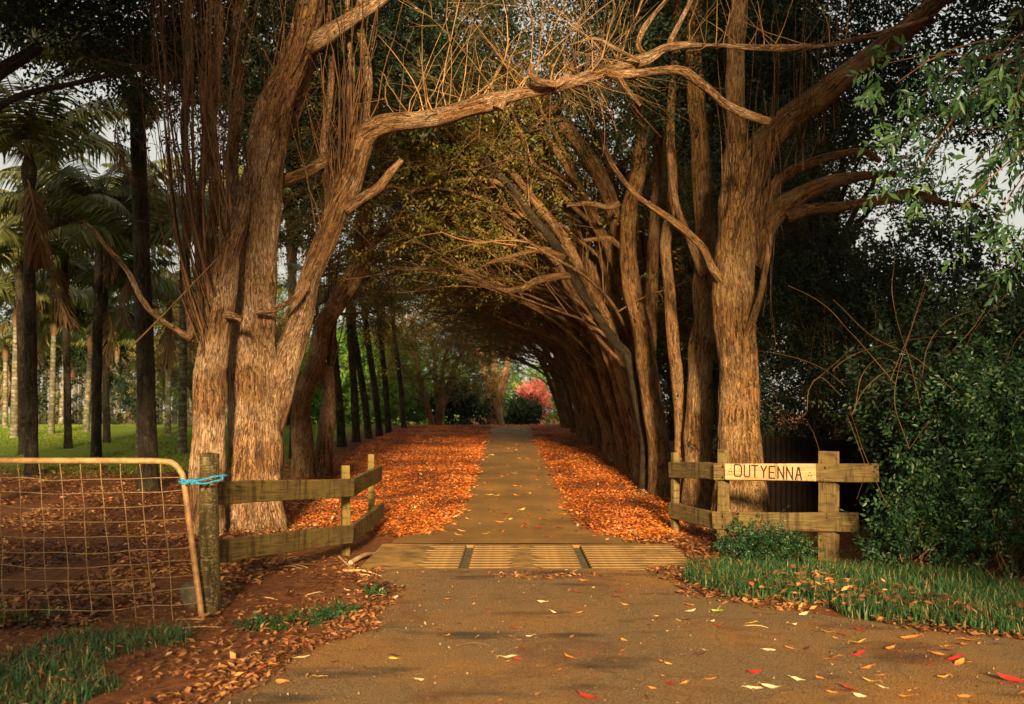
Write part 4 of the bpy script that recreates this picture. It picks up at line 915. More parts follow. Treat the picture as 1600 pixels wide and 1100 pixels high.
# ------------------------------------------------------------------ leafy masses
def bush(name, label, cat, c, size, nclump, nspray, m, ll, lw, nl=9, sl=0.4, clump=0.35, stems=8, stem_m='twig_dark', seed=1, group=None, low=0.0, trunk=0.0, tone=None):
    rg = np.random.default_rng(seed); c = np.array([c[0], c[1], float(gz(c[0], c[1]))]); T = thing(name, label, cat, c, group); lf, tw = MB(), MB()
    u = nrm(rg.normal(0, 1, (nclump, 3))) * (rg.random((nclump, 1)) ** 0.45); u = u * np.array(size)
    u[:, 2] = u[:, 2] + size[2] * 0.95 + low; u = u[u[:, 2] > 0.05 * min(1.0, size[2])]
    k = rg.integers(0, len(u), nspray); tn = rg.random(len(u))
    S = u[k] + rg.normal(0, clump, (nspray, 3)) * np.array([1, 1, .7]); S[:, 2] = np.maximum(S[:, 2], .03)
    outw = nrm(u[k] - np.array([0, 0, size[2] * .5 + low])) * .7 + rg.normal(0, .6, (nspray, 3))
    sprays(lf, S, outw, sl, nl, ll, lw, tone=np.clip(tn[k] + rg.normal(0, .15, nspray), 0, 1))
    if trunk:
        tr = MB(); hz = low + size[2] * .9; tube(tr, [(0, 0, -.15), (.06, .03, hz * .4), (-.05, 0, hz * .8), (0, 0, hz * 1.3)], [trunk, trunk * .8, trunk * .65, trunk * .35], 14, .2, .014, .06, .3)
        for q in u[rg.integers(0, len(u), 14)]: tube(tr, [np.array([0, 0, hz * rg.uniform(.5, 1.0)]), q * .55 + np.array([0, 0, hz * .4]), q], [trunk * .4, trunk * .25, trunk * .1], 7, .4)
        tr.build('trunk', M['bark_dark'], T)
    qs = u[rg.integers(0, len(u), stems)]; b = np.stack([rg.normal(0, size[0] * .2, stems), rg.normal(0, size[1] * .2, stems), np.full(stems, low if trunk else -.05)], -1); t = np.linspace(0, 1, 6)[None, :, None]
    thin_tubes(tw, b[:, None] * (1 - t) + qs[:, None] * t + rg.normal(0, .04, (stems, 6, 3)) + np.array([0, 0, .25]) * (t * (1 - t) * 4) * size[2] * .3, .012, .004, 4)
    tw.build('stem_cluster', M[stem_m], T); lf.build('foliage', M[m], T); return T

# right hand shrubbery near the road
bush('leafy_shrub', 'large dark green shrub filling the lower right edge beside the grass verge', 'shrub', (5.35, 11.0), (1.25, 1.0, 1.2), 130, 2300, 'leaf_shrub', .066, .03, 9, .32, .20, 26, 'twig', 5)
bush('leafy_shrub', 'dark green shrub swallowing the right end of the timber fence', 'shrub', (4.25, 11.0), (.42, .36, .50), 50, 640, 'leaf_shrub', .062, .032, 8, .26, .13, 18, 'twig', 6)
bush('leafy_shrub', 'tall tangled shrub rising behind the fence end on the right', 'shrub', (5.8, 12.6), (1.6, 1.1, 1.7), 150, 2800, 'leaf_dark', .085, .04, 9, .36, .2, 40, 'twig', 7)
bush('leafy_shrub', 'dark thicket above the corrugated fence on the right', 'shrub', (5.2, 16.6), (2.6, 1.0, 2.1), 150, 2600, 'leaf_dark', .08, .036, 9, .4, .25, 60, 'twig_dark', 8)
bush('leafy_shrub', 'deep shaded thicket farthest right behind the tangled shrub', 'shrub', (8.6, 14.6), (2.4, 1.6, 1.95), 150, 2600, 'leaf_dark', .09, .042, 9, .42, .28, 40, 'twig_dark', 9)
bush('ground_cover', 'low small leaved clump at the foot of the name board fence', 'shrub', (2.85, 11.6), (.52, .32, .20), 60, 620, 'leaf_shrub', .034, .022, 9, .15, .07, 20, 'twig', 10)
bush('ground_cover', 'little leafy weed below the left end of the name board rail', 'plant', (2.72, 12.6), (.16, .12, .17), 14, 60, 'leaf_glossy', .06, .035, 7, .18, .05, 6, 'twig', 12)
# canes arching over the shrubs
cn = thing('bramble', 'bare tan bramble canes looping out of the right hand shrub', 'bramble', (4.4, 11.4, 0)); oc = np.array([4.4, 11.4, 0])
for pts in ([(1335, 640), (1345, 590), (1375, 560), (1415, 575)], [(1330, 650), (1350, 610), (1390, 580), (1440, 600), (1470, 660)], [(1400, 600), (1350, 540), (1300, 490), (1230, 450)], [(1440, 640), (1420, 560), (1400, 470), (1390, 380)], [(1500, 620), (1430, 560), (1360, 520), (1300, 470)],
            [(1420, 700), (1400, 620), (1425, 520), (1450, 450)], [(1260, 640), (1262, 610), (1280, 590), (1310, 620)], [(1560, 610), (1500, 630), (1450, 660), (1420, 700)], [(1480, 560), (1530, 500), (1560, 420), (1550, 360)], [(1390, 800), (1370, 760), (1345, 700), (1330, 640)], [(1340, 780), (1352, 740), (1345, 700), (1320, 650)], [(1440, 590), (1450, 540), (1480, 500), (1530, 480)]):
    D = 10.9 + rng.random() * .8; mb = MB(); tube(mb, [P(a_, b_, D + rng.normal(0, .1)) - oc for a_, b_ in pts], np.linspace(.0045, .002, len(pts)), 5, .08, wob=.10); mb.build('cane', M['twig'], cn)

for k_ in range(13):
    x0 = rng.uniform(1230, 1620); y0 = rng.uniform(560, 800); L = rng.uniform(90, 300); a0 = rng.uniform(-.9, .9); D = rng.uniform(10.6, 12.6); t = np.linspace(0, 1, 5); bend = rng.normal(0, 70)
    mb = MB(); tube(mb, [P(x0 + L * math.sin(a0) * q + bend * q * q, y0 - L * math.cos(a0) * q * (1 - .35 * q), D + .3 * q) - oc for q in t], np.linspace(.004, .001, 5), 4, .12, wob=.16); mb.build('cane', M['twig'], cn)
# trees behind on the right
bush('background_tree', 'shaded broad tree behind the right gateway trunk with sky showing through', 'tree', (5.9, 20.5), (2.2, 2.2, 2.8), 120, 3000, 'leaf_olive', .10, .045, 9, .5, .35, 40, 'twig_dark', 20, None, 2.4, .22)
bush('background_tree', 'dark tree at far right behind the sky gaps', 'tree', (11.4, 19.0), (2.6, 2.2, 1.8), 100, 2200, 'leaf_dark', .11, .05, 9, .5, .3, 30, 'twig_dark', 21, None, 1.6, .2)
bush('background_tree', 'olive tree seen between the right gateway trunk and the first avenue trunks', 'tree', (5.0, 25.0), (2.4, 2.6, 3.6), 140, 3400, 'leaf_olive', .10, .045, 9, .5, .4, 40, 'twig_dark', 22, None, 1.0, .2)
bush('background_tree', 'tall dark tree roofing the upper right corner', 'tree', (8.8, 14.0), (4.2, 2.8, 2.1), 180, 6800, 'leaf_dark', .11, .05, 9, .5, .35, 40, 'twig_dark', 23, None, 5.0, .26)
bush('background_tree', 'olive hedge tree along the outer side of the right avenue row', 'tree', (5.0, 33.0), (1.9, 5.5, 2.8), 120, 1800, 'leaf_olive', .12, .055, 9, .5, .45, 40, 'twig_dark', 24, None, .4, .2)
bush('background_tree', 'deep green tree filling the gap low behind the right fence', 'tree', (10.0, 27.0), (4.5, 2.0, 3.0), 140, 2400, 'leaf_dark', .18, .09, 9, .6, .5, 30, 'twig_dark', 25, None, 0.2, .25)
for k_, (x_, y_, sx_, lo_, lab_) in enumerate([(6.8, 35.0, 2.6, 5.0, 'tall dark tree towering behind the middle of the right avenue row'), (8.2, 38.0, 2.8, 4.0, 'tall dark tree behind the right gateway trunk'), (-9.0, 43.0, 3.6, 6.5, 'tall dark tree above the slim palms'), (5.6, 27.0, 1.8, 4.0, 'tall narrow tree between the upright double stem and the right gateway trunk')]):
    bush('background_tree', lab_, 'tree', (x_, y_), (sx_, 2.4, 6.0 if y_ > 30 else 4.5), 150, 3800, 'leaf_dark', .24, .12, 8, .7, .5, 16, 'twig_dark', 60 + k_, None, lo_, .25)
# overhanging glossy leaves from the tree at the right edge
oT = np.array([6.3, 9.6, 0.0]); TG = thing('overhanging_tree', 'tree leaning in from the right edge with long glossy drooping leaves', 'tree', oT)
mb = MB(); tube(mb, [(0, 0, -.2), (-.1, 0, 1.8), (-.4, -.05, 3.4), (-1.0, -.1, 4.6), (-1.8, -.1, 5.3)], [.16, .14, .12, .09, .05], 16, .15, .01, .05, .3); mb.build('trunk', M['bark_dark'], TG)
lf, tw = MB(), MB(); tips = []
for (px, py) in [(1405, 250), (1430, 275), (1470, 210), (1500, 270), (1530, 310), (1560, 250), (1590, 300), (1580, 180), (1520, 170), (1450, 190), (1400, 215), (1555, 350), (1600, 380), (1610, 240), (1380, 100), (1400, 130), (1440, 150), (1490, 120), (1545, 120), (1590, 110), (1500, 330), (1580, 420), (1640, 330), (1650, 200)]:
    e = P(px, py, 9.2 + rng.normal(0, .35)); s0 = np.array([-.6, -.05, 4.0]) + rng.random() * np.array([-.8, -.05, 1.0]); e = e - oT; t = np.linspace(0, 1, 7)[:, None]
    path = s0 * (1 - t) + e * t + np.array([0, 0, .5]) * (t * (1 - t) * 2); thin_tubes(tw, path[None], .014, .004, 5); tips += [(path[k], e - s0) for k in (3, 4, 5, 6, 6, 6)]
S = np.array([t[0] for t in tips]); Dd = nrm(np.array([t[1] for t in tips])) * .5 + np.array([0, 0, -.45]); S = np.repeat(S, 2, 0) + rng.normal(0, .10, (len(S) * 2, 3)); Dd = np.repeat(Dd, 2, 0) + rng.normal(0, .5, (len(Dd) * 2, 3))
sprays(lf, S, Dd, .25, 7, .115, .036, .7, .5, .35, .3); tw.build('branchlet', M['twig'], TG); lf.build('foliage', M['leaf_glossy'], TG)

# roof over the gateway: high crowns of the two gateway trees (mostly above the frame)
def crown_cloud(parent, org, boxes, m, ll, lw, name='crown', sl=.45):
    lf = MB()
    for (x0, x1, y0, y1, z0, z1, n) in boxes:
        nc = max(6, n // 14); C = np.stack([rng.uniform(x0, x1, nc), rng.uniform(y0, y1, nc), rng.uniform(z0, z1, nc)], -1); k = rng.integers(0, nc, n); tn = rng.random(nc)
        S = C[k] + rng.normal(0, .32, (n, 3)); sprays(lf, S - org, rng.normal(0, 1, (n, 3)) + np.array([0, 0, -.2]), sl, 8, ll, lw, tone=np.clip(tn[k], 0, 1))
    return lf.build(name, m, parent)
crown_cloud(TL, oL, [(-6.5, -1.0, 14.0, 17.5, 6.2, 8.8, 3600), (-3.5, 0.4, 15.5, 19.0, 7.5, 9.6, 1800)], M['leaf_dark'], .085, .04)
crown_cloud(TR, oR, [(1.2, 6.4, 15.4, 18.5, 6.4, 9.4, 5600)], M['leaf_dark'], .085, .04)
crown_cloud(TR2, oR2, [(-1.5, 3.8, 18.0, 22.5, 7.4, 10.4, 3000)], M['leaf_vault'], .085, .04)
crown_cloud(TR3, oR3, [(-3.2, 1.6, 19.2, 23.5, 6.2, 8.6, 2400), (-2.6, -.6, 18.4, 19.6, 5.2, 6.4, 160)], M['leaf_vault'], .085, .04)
# tree at the left edge overhanging the upper left corner
oE = np.array([-8.6, 14.5, float(gz(-8.6, 14.5))]); TE = thing('overhanging_tree', 'black shaded tree whose low boughs roof the upper left corner', 'tree', oE)
mb = MB(); tube(mb, [(0, 0, -.2), (.1, 0, 2), (.3, 0, 4), (1.0, 0, 5.8), (2.2, -.2, 6.6)], [.24, .2, .18, .13, .07], 16, .2, .014, .05, .3)
tube(mb, [(.3, 0, 4), (1.6, -.4, 5.6), (3.0, -.6, 6.0), (4.2, -.7, 6.2), (4.9, -.6, 6.5)], [.08, .05, .035, .025, .012], 10, .2, .005); mb.build('trunk', M['bark_dark'], TE)
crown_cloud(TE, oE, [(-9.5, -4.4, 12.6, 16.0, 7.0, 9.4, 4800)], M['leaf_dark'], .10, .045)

# unseen trees added behind the viewer to shade the upper trunks and verges
bush('added_shade_tree', 'tall added shade tree behind the viewer on the left', 'tree', (-7.6, -6.5), (5.2, 2.5, 3.2), 120, 2600, 'leaf_dark', .26, .13, 8, .7, .5, 20, 'twig_dark', 201, None, 7.6, .3)
bush('added_shade_tree', 'tall added shade tree behind the viewer on the right', 'tree', (9.2, -6.5), (5.4, 2.5, 3.6), 120, 2800, 'leaf_dark', .26, .13, 8, .7, .5, 20, 'twig_dark', 202, None, 7.6, .3)
bush('added_shade_tree', 'low added shade tree behind the viewer on the left', 'tree', (-5.1, -3.5), (3.1, 1.5, 1.7), 60, 1300, 'leaf_dark', .22, .11, 8, .6, .4, 20, 'twig_dark', 203, None, 1.2, .15)
bush('added_shade_tree', 'low added shade tree behind the viewer on the right', 'tree', (8.6, -3.5), (3.4, 1.5, 2.4), 60, 1100, 'leaf_dark', .22, .11, 8, .6, .4, 20, 'twig_dark', 204, None, 1.8, .15)

bush('added_shade_tree', 'huge added shade tree left of the viewer cutting the sky light', 'tree', (-9.5, 2.0), (9.5, 8.0, 1.8), 200, 2600, 'leaf_dark', .38, .2, 8, .8, .7, 20, 'twig_dark', 205, None, 18.5, .4)  # high crowns added out of view to cut the sky light from above
bush('added_shade_tree', 'huge added shade tree right of the viewer cutting the sky light', 'tree', (9.5, 2.0), (8.5, 8.0, 2.0), 200, 3200, 'leaf_dark', .34, .18, 8, .8, .7, 20, 'twig_dark', 206, None, 11.8, .4)
bush('added_shade_tree', 'narrow added shade tree behind the viewer left of the sun gap', 'tree', (-4.2, -7.5), (2.6, 2.2, 4.0), 90, 3000, 'leaf_dark', .24, .12, 8, .6, .4, 16, 'twig_dark', 207, None, 7.7, .22)  # unseen pair added beside the sun gap to dim the upper trunks
bush('added_shade_tree', 'narrow added shade tree behind the viewer right of the sun gap', 'tree', (6.5, -7.5), (2.6, 2.2, 4.0), 90, 3000, 'leaf_dark', .24, .12, 8, .6, .4, 16, 'twig_dark', 208, None, 7.7, .22)
for k_, x_ in enumerate((-24, -15, 18, 27)):
    bush('added_shade_tree', '%s added tree screening sky light behind the viewer' % ['outer left', 'inner left', 'inner right', 'outer right'][k_], 'tree', (x_, -13), (5.5, 2.5, 6.5), 120, 1500, 'leaf_dark', .34, .18, 8, .8, .7, 20, 'twig_dark', 210 + k_, None, 0.5, .3)  # unseen tree wall added to reduce ambient light from behind

# ------------------------------------------------------------------ palms
def frond_mesh(seed, L=2.9, dry=False):
    rg = np.random.default_rng(seed); mb = MB(); n = 10; t = np.linspace(0, 1, n)
    dr = 1.25 if not dry else 2.0
    ang_ = (1.0 if not dry else -0.2) - t * dr * 1.25 + 0
    x = np.concatenate([[0], np.cumsum(np.cos(ang_[:-1]) * L / (n - 1))]); z = np.concatenate([[0], np.cumsum(np.sin(ang_[:-1]) * L / (n - 1))])
    pts = np.stack([x, np.sin(t * 2 + seed) * .05, z], -1); thin_tubes(mb, pts[None], .022, .005, 5, rnd=.9)
    m = 46; ft = np.linspace(.16, .99, m); C = np.stack([np.interp(ft, t, pts[:, k]) for k in range(3)], -1); tg = nrm(np.stack([np.interp(ft, t, np.gradient(pts[:, k])) for k in range(3)], -1))
    for s in (-1, 1):
        sd = np.array([0, s, 0.0]); nv2 = np.cross(tg, np.broadcast_to(sd, tg.shape)) * s
        D = tg * .55 + sd * .75 + np.array([0, 0, -.55 if not dry else -1.0]) + rg.normal(0, .07 if not dry else .25, (m, 3)); ll = .78 * np.sin(np.pi * (ft * .82 + .14)) * (.9 + .2 * rg.random(m))
        D = nrm(D); mid = C + D * ll[:, None] * .5
        tipd = nrm(D + np.array([0, 0, -.55])); S = nrm(np.cross(D, nv2 + rg.normal(0, .15, (m, 3))))
        w = .030 if not dry else .016
        V = np.stack([C - S * w * .5, C + S * w * .5, mid + S * w, mid - S * w, mid + tipd * ll[:, None] * .5], 1)
        b = np.arange(m)[:, None] * 5; mb.add(V, b + np.array([[0, 1, 2, 3]]), b + np.array([[3, 2, 4]]), rnd=np.repeat(np.clip(.5 + rg.normal(0, .25, m), 0, 1), 5))
    return mb.mesh('frond', False)
fm = [frond_mesh(s) for s in (1, 2, 3)]; fd = [frond_mesh(s, 2.3, True) for s in (4, 5)]
for m_ in fm: m_.materials.append(M['frond'])
for m_ in fd: m_.materials.append(M['frond_dry'])
palm_trunks = {}
def palm(base, h, r, lab, nf=9, fs=1.0, nd_=2, lean=(0, 0), seed=0, group='palms on the lawn'):
    rg = random.Random(seed); T = thing('palm_tree', lab, 'palm', base, group)
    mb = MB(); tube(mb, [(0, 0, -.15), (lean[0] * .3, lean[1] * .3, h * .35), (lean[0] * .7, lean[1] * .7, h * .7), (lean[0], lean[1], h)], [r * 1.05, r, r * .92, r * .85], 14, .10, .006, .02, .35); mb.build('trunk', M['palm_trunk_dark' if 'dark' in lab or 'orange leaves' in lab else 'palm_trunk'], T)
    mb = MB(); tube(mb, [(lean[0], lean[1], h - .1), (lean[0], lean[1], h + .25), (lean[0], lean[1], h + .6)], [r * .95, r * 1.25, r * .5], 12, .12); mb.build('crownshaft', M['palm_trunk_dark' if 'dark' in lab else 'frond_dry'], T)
    for k in range(nf):
        o = link('frond', fm[rg.randrange(3)], None, T, (lean[0], lean[1], h + .35 + .05 * (k % 3))); o.rotation_euler = (rg.uniform(-.15, .15), rg.uniform(-.45, .35), k * 6.283 / nf + rg.uniform(-.3, .3)); s = fs * rg.uniform(.85, 1.15); o.scale = (s, s, s)
    for k in range(nd_):
        o = link('dry_frond', fd[rg.randrange(2)], None, T, (lean[0], lean[1], h + .1)); o.rotation_euler = (rg.uniform(-.2, .2), rg.uniform(-.1, .4), rg.uniform(0, 6.28)); s = fs * rg.uniform(.7, 1.0); o.scale = (s, s, s)
    return T
PL = [  # base px, base py, trunk px width, px height of the crown base, label
 (50, 744, 19, 285, 'dark ringed palm standing just behind the gate at the far left'),
 (150, 716, 15, 365, 'dark straight palm behind the gate, between the far left palm and the thick palm'),
 (233, 766, 27, 175, 'thickest palm trunk, dark and closely ringed, behind the gate corner'),
 (37, 712, 13, 440, 'mossy palm close behind the far left dark palm'),
 (107, 700, 11, 410, 'slim palm with a drooping crown between the two dark palms'),
 (285, 708, 13, 395, 'palm half hidden by the left stem of the massive tree'),
 (167, 692, 10, 480, 'slim grey palm just right of the straight dark palm'),
 (218, 722, 12, 430, 'grey palm tucked against the thickest palm trunk'),
 (80, 678, 9, 520, 'small palm with a low pale crown left of the slim drooping palm'),
 (22, 684, 11, 505, 'leaning pale palm near the left edge of the lawn'),
 (134, 676, 9, 545, 'short palm with dry skirt in the middle of the lawn'),
 (185, 664, 8, 555, 'whitish palm trunk right of the slim grey palm'),
 (262, 680, 9, 500, 'slim palm between the thickest trunk and the massive tree'),
 (95, 664, 7, 560, 'far small palm at the back of the lawn left of centre'),
 (60, 662, 7, 570, 'far small palm at the back left of the lawn'),
 (8, 668, 8, 560, 'far palm cut by the left edge of the picture'),
 (152, 660, 6, 570, 'far thin palm behind the straight dark palm'),
 (245, 664, 7, 555, 'far pale palm beside the thickest trunk'),
 (272, 660, 7, 560, 'far whitish palm next to the massive tree'),
 (300, 664, 8, 545, 'far palm glimpsed beside the left stem of the massive tree'),
 (205, 659, 6, 575, 'far thin palm left of the thickest trunk')]
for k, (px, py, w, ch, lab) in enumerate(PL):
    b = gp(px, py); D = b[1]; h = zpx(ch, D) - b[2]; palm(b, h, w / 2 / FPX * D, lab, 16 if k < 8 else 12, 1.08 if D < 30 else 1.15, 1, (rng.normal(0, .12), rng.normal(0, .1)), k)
xr_ = [3, 17, 32, 44, 70, 88, 101, 119, 126, 142, 160, 176, 198, 212, 228, 252, 280, 292]
for k, px in enumerate(xr_):
    b = gp(px + rng.uniform(-3, 3), rng.uniform(654, 661)); D = b[1]
    palm(b, zpx(rng.uniform(560, 590), D) - b[2], rng.uniform(5.5, 8) / 2 / FPX * D, 'far slim palm in the hazy back row of the lawn, %s from left' % (['first', 'second'] + ORD + ['fifteenth', 'sixteenth', 'seventeenth', 'eighteenth'])[k], 9, 1.1, 0, (rng.normal(0, .15), 0), 80 + k, 'back row of palms')
ROW = [(535, 698, 13), (557, 691, 12), (577, 685, 11), (594, 681, 10), (608, 678, 9), (632, 670, 8)]
RL = ['nearest', 'second', 'third', 'fourth', 'fifth', 'farthest']
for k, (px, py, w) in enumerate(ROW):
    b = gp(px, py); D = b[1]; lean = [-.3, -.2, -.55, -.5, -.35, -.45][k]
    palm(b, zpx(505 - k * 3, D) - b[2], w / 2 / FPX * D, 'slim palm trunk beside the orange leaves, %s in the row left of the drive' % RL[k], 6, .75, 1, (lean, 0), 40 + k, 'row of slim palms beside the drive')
# fern-like cycad
fb = gp(652, 662); FT = thing('fern_plant', 'big rosette fern with arching fronds at the foot of the far left tree', 'fern', fb)
for k in range(16):
    o = link('frond', fm[k % 3], None, FT, (0, 0, .12)); o.rotation_euler = (random.uniform(-.1, .1), random.uniform(-.3, .3), k * .393 + random.uniform(-.15, .15)); s = random.uniform(.42, .6); o.scale = (s, s, s)

# far greenery closing the view
far = [((-8, 52), (4, 2, 2.2), 'leaf_bright', 'bright green shrub far behind the slim palms'), ((-4.6, 50), (2.0, 1.2, 1.0), 'leaf_bright', 'light green shrub behind the big fern'), ((-2.3, 49), (1.4, 1.0, .95), 'leaf_dark', 'dark rounded shrub left of the far pale trunk'), ((-.2, 59), (2.2, 1.2, 1.7), 'leaf_bright', 'sunlit green shrub right of the far pale trunk'), ((.62, 55.5), (.6, .7, .62), 'leaf_dark', 'dark round shrub under the red tree'),
       ((-16, 66), (7, 3, 4.5), 'leaf_bright', 'green tree mass behind the palms at mid lawn'), ((-27, 64), (7, 3, 4.8), 'leaf_dark', 'dark green tree mass behind the palms'), ((-38, 66), (7, 3, 5.0), 'leaf_bright', 'green tree mass at the far left of the lawn'), ((-21, 58), (3, 1.5, 1.3), 'leaf_dark', 'low dark hedge shrub at the back of the lawn'), ((-3, 72), (7, 3, 5.0), 'leaf_olive', 'olive tree far beyond the crest of the drive'), ((8, 62), (5, 3, 5.0), 'leaf_olive', 'olive tree far behind the right avenue row'), ((-47, 60), (6, 3, 5), 'leaf_dark', 'dark tree at the outer left of the palm lawn'), ((-11, 57), (3.4, 1.2, 1.5), 'leaf_bright', 'low bright hedge shrub seen between the slim palms'), ((-31, 57), (3.4, 1.2, 1.2), 'leaf_bright', 'low light hedge shrub behind the left palms'), ((-5.5, 62), (3.4, 1.2, 2.0), 'leaf_bright', 'pale green shrub behind the dark rounded shrub'), ((2.6, 62), (1.6, 1.0, 2.0), 'leaf_bright', 'pale green shrub filling the gap right of the red leaved tree'), ((4.2, 66), (3.2, 1.5, 2.6), 'leaf_bright', 'sunlit green shrub behind the red leaved tree')]
for k, ((x, y), s, m_, lab) in enumerate(far):
    big = s[0] > 3.5; bush('background_tree' if big else 'leafy_shrub', lab, 'tree' if big else 'shrub', (x, y), s, 110, 2400 if big else 600, m_, .26 if big else .16, .13 if big else .08, 8, .7 if big else .4, .5 if big else .25, 12, 'twig_dark', 100 + k, None, 0, .2 if big else 0)
bush('red_leaved_tree', 'small tree with glowing pink red leaves at the end of the drive', 'tree', (1.1, 57.0), (.62, .6, 1.1), 50, 620, 'leaf_red', .13, .07, 8, .35, .22, 12, 'twig_dark', 130, None, 0.3, .1)

# ------------------------------------------------------------------ ground leaves, grass, sticks
def litter(mb, n, xf, yr, size, lift=0.03, keep=None, ypow=1.0):
    y = yr[0] + (yr[1] - yr[0]) * rng.random(n) ** ypow; lo, hi = xf(y); x = lo + (hi - lo) * rng.random(n)
    if keep is not None: k = keep(x, y); x, y = x[k], y[k]
    n = len(x); z = gz(x, y) + bumpy(x, y) + .006 + lift * rng.random(n)
    a = rng.uniform(0, 6.283, n); D = np.stack([np.cos(a), np.sin(a), rng.normal(0, .28, n)], -1); Nn = np.stack([rng.normal(0, .35, n), rng.normal(0, .35, n), np.ones(n)], -1)
    L = size * rng.uniform(.6, 1.35, n); rv = np.clip(.72 * rng.random(n) + .8 * (vnoise(np.stack([x * 1.1, y * .8, x * 0 + 7], -1)) - .5) + .10 + .4 * (vnoise(np.stack([x * 4, y * 3, x * 0 + 2], -1)) - .5), 0, .92); k_ = rng.random(n) < .05; rv[k_] = rng.uniform(.9, 1, k_.sum()); return leaves(mb, np.stack([x, y, z], -1), D, Nn, L, L * rng.uniform(.3, .62, n), .22, -.12, rnd=rv)
ragged = lambda x, y, d, s: (vnoise(np.stack([x * 1.3, y * 1.3, x * 0 + s], -1)) > d)
mb = MB()
litter(mb, 76000, lambda y: (np.interp(y, [13.6, 20, 41, 45], [-3.6, -4.6, -4.2, -4.0]), road_l(y) + .04), (13.6, 44), .048, .04, lambda x, y: vnoise(np.stack([x * 1.4, y * 1.1, x * 0 + 1], -1)) > .42 - .05 * (y - 13) , 1.15)
litter(mb, 38000, lambda y: (road_r(y) - .04, np.interp(y, [13.6, 18, 41, 45], [2.2, 3.1, 2.4, 2.2])), (13.6, 44), .048, .04, None, 1.15)
litter(mb, 3000, lambda y: (road_l(y), road_l(y) + .22), (14, 44), .075, .02)
litter(mb, 3000, lambda y: (road_r(y) - .22, road_r(y)), (14, 44), .075, .02)
litter(mb, 520, lambda y: (road_l(y) + .1, road_r(y) - .1), (13.3, 41), .075, .012)
litter(mb, 1500, lambda y: (y * 0 - 1.05, y * 0 + 1.2), (40.5, 48), .10, .03)
tag(mb.build('leaf_litter', M['litter'], None, False), 'thick orange autumn leaf litter either side of the driveway', 'leaf litter', kind='stuff')
mb = MB()
litter(mb, 26000, lambda y: (np.interp(y, [8.3, 24], [-5.0, -12]), np.interp(y, [8.3, 9, 11, 13.5, 24], [-2.6, -2.5, -2.3, -2.0, -4.4])), (8.2, 24), .075, .045, lambda x, y: ragged(x, y, .33, 2), 1.2)
litter(mb, 5000, lambda y: (np.interp(y, [4, 8.6], [-6, -4.6]), road_l(y) + .05), (4.2, 8.7), .056, .05, lambda x, y: ragged(x, y, .25, 3))
litter(mb, 1700, lambda y: (road_l(y) - .35, road_l(y) + .06), (5, 11), .06, .03)
litter(mb, 900, lambda y: (y * 0 - 3.0, road_l(y) - .2), (8.6, 11.6), .055, .012, lambda x, y: ragged(x, y, .5, 4))
litter(mb, 3400, lambda y: (road_r(y) - .30, road_r(y) + .45), (5.5, 11.4), .065, .04, lambda x, y: vnoise(np.stack([x * 2.2, y * 2.2, x * 0 + 3], -1)) > .30 + 1.1 * np.abs(x - road_r(y) - .05))
litter(mb, 1300, lambda y: (road_r(y) + .2, road_r(y) + 1.3), (7.5, 11.4), .075, .16, lambda x, y: ragged(x, y, .4, 5))
litter(mb, 1700, lambda y: (y * 0 + 1.45, y * 0 + 2.7), (10.5, 13.8), .08, .05)
for (cx_, cy_, rr_, nn_) in ((-3.45, 14.0, .42, 520), (-3.8, 13.2, .3, 300), (-2.95, 14.1, .25, 220), (3.15, 14.6, .42, 460), (2.9, 16.2, .36, 320), (2.62, 18.7, .34, 320), (-4.05, 21.6, .3, 200)):
    a_ = rng.uniform(0, 6.283, nn_); q_ = rr_ * (1 + .9 * rng.random(nn_) ** 2); xx_ = cx_ + np.cos(a_) * q_; yy_ = cy_ + np.sin(a_) * q_; D_ = np.stack([np.cos(a_ * 7), np.sin(a_ * 7), rng.normal(0, .4, nn_)], -1); L_ = .06 * rng.uniform(.6, 1.3, nn_)
    leaves(mb, np.stack([xx_, yy_, gz(xx_, yy_) + .01 + .10 * (1.9 - q_ / rr_) * rng.random(nn_)], -1), D_, np.stack([rng.normal(0, .5, nn_), rng.normal(0, .5, nn_), np.ones(nn_)], -1), L_, L_ * .5)
litter(mb, 420, lambda y: (y * 0 - .3, y * 0 + .95), (10.45, 11.05), .06, .03, lambda x, y: np.abs(x - .3) / .75 + np.abs(y - 10.7) / .3 < 1)
litter(mb, 500, lambda y: (road_l(y), road_r(y)), (5.2, 11.2), .04, .006)
tag(mb.build('leaf_litter', M['litter_dark'], None, False), 'dull brown leaf litter on the shaded soil behind the gate and along the road edges', 'leaf litter', kind='stuff')

def grass(name, label, n, xf, yr, h, m, keep=None, w=.006):
    y = yr[0] + (yr[1] - yr[0]) * rng.random(n); lo, hi = xf(y); x = lo + (hi - lo) * rng.random(n)
    if keep is not None: k = keep(x, y); x, y = x[k], y[k]
    n = len(x); z = gz(x, y) + bumpy(x, y) - .01; a = rng.uniform(0, 6.283, n); H = h * rng.uniform(.45, 1.3, n); wv = w * rng.uniform(.7, 1.4, n)
    s = np.stack([np.cos(a), np.sin(a), a * 0], -1); ben = np.stack([np.cos(a + 1.4), np.sin(a + 1.4), a * 0], -1) * (H * rng.uniform(.1, 1.25, n))[:, None]
    b = np.stack([x, y, z], -1); up = np.array([0, 0, 1.0])
    V = np.stack([b - s * wv[:, None], b + s * wv[:, None], b + up * (H * .6)[:, None] + ben * .35 + s * (wv * .7)[:, None], b + up * (H * .6)[:, None] + ben * .35 - s * (wv * .7)[:, None], b + up * (H * .95)[:, None] + ben], 1)
    i = np.arange(n)[:, None] * 5; mb = MB().add(V, i + np.array([[0, 1, 2, 3]]), i + np.array([[3, 2, 4]]), rnd=np.repeat(rng.random(n), 5))
    return tag(mb.build(name, m, None, False), label, 'grass', kind='stuff')
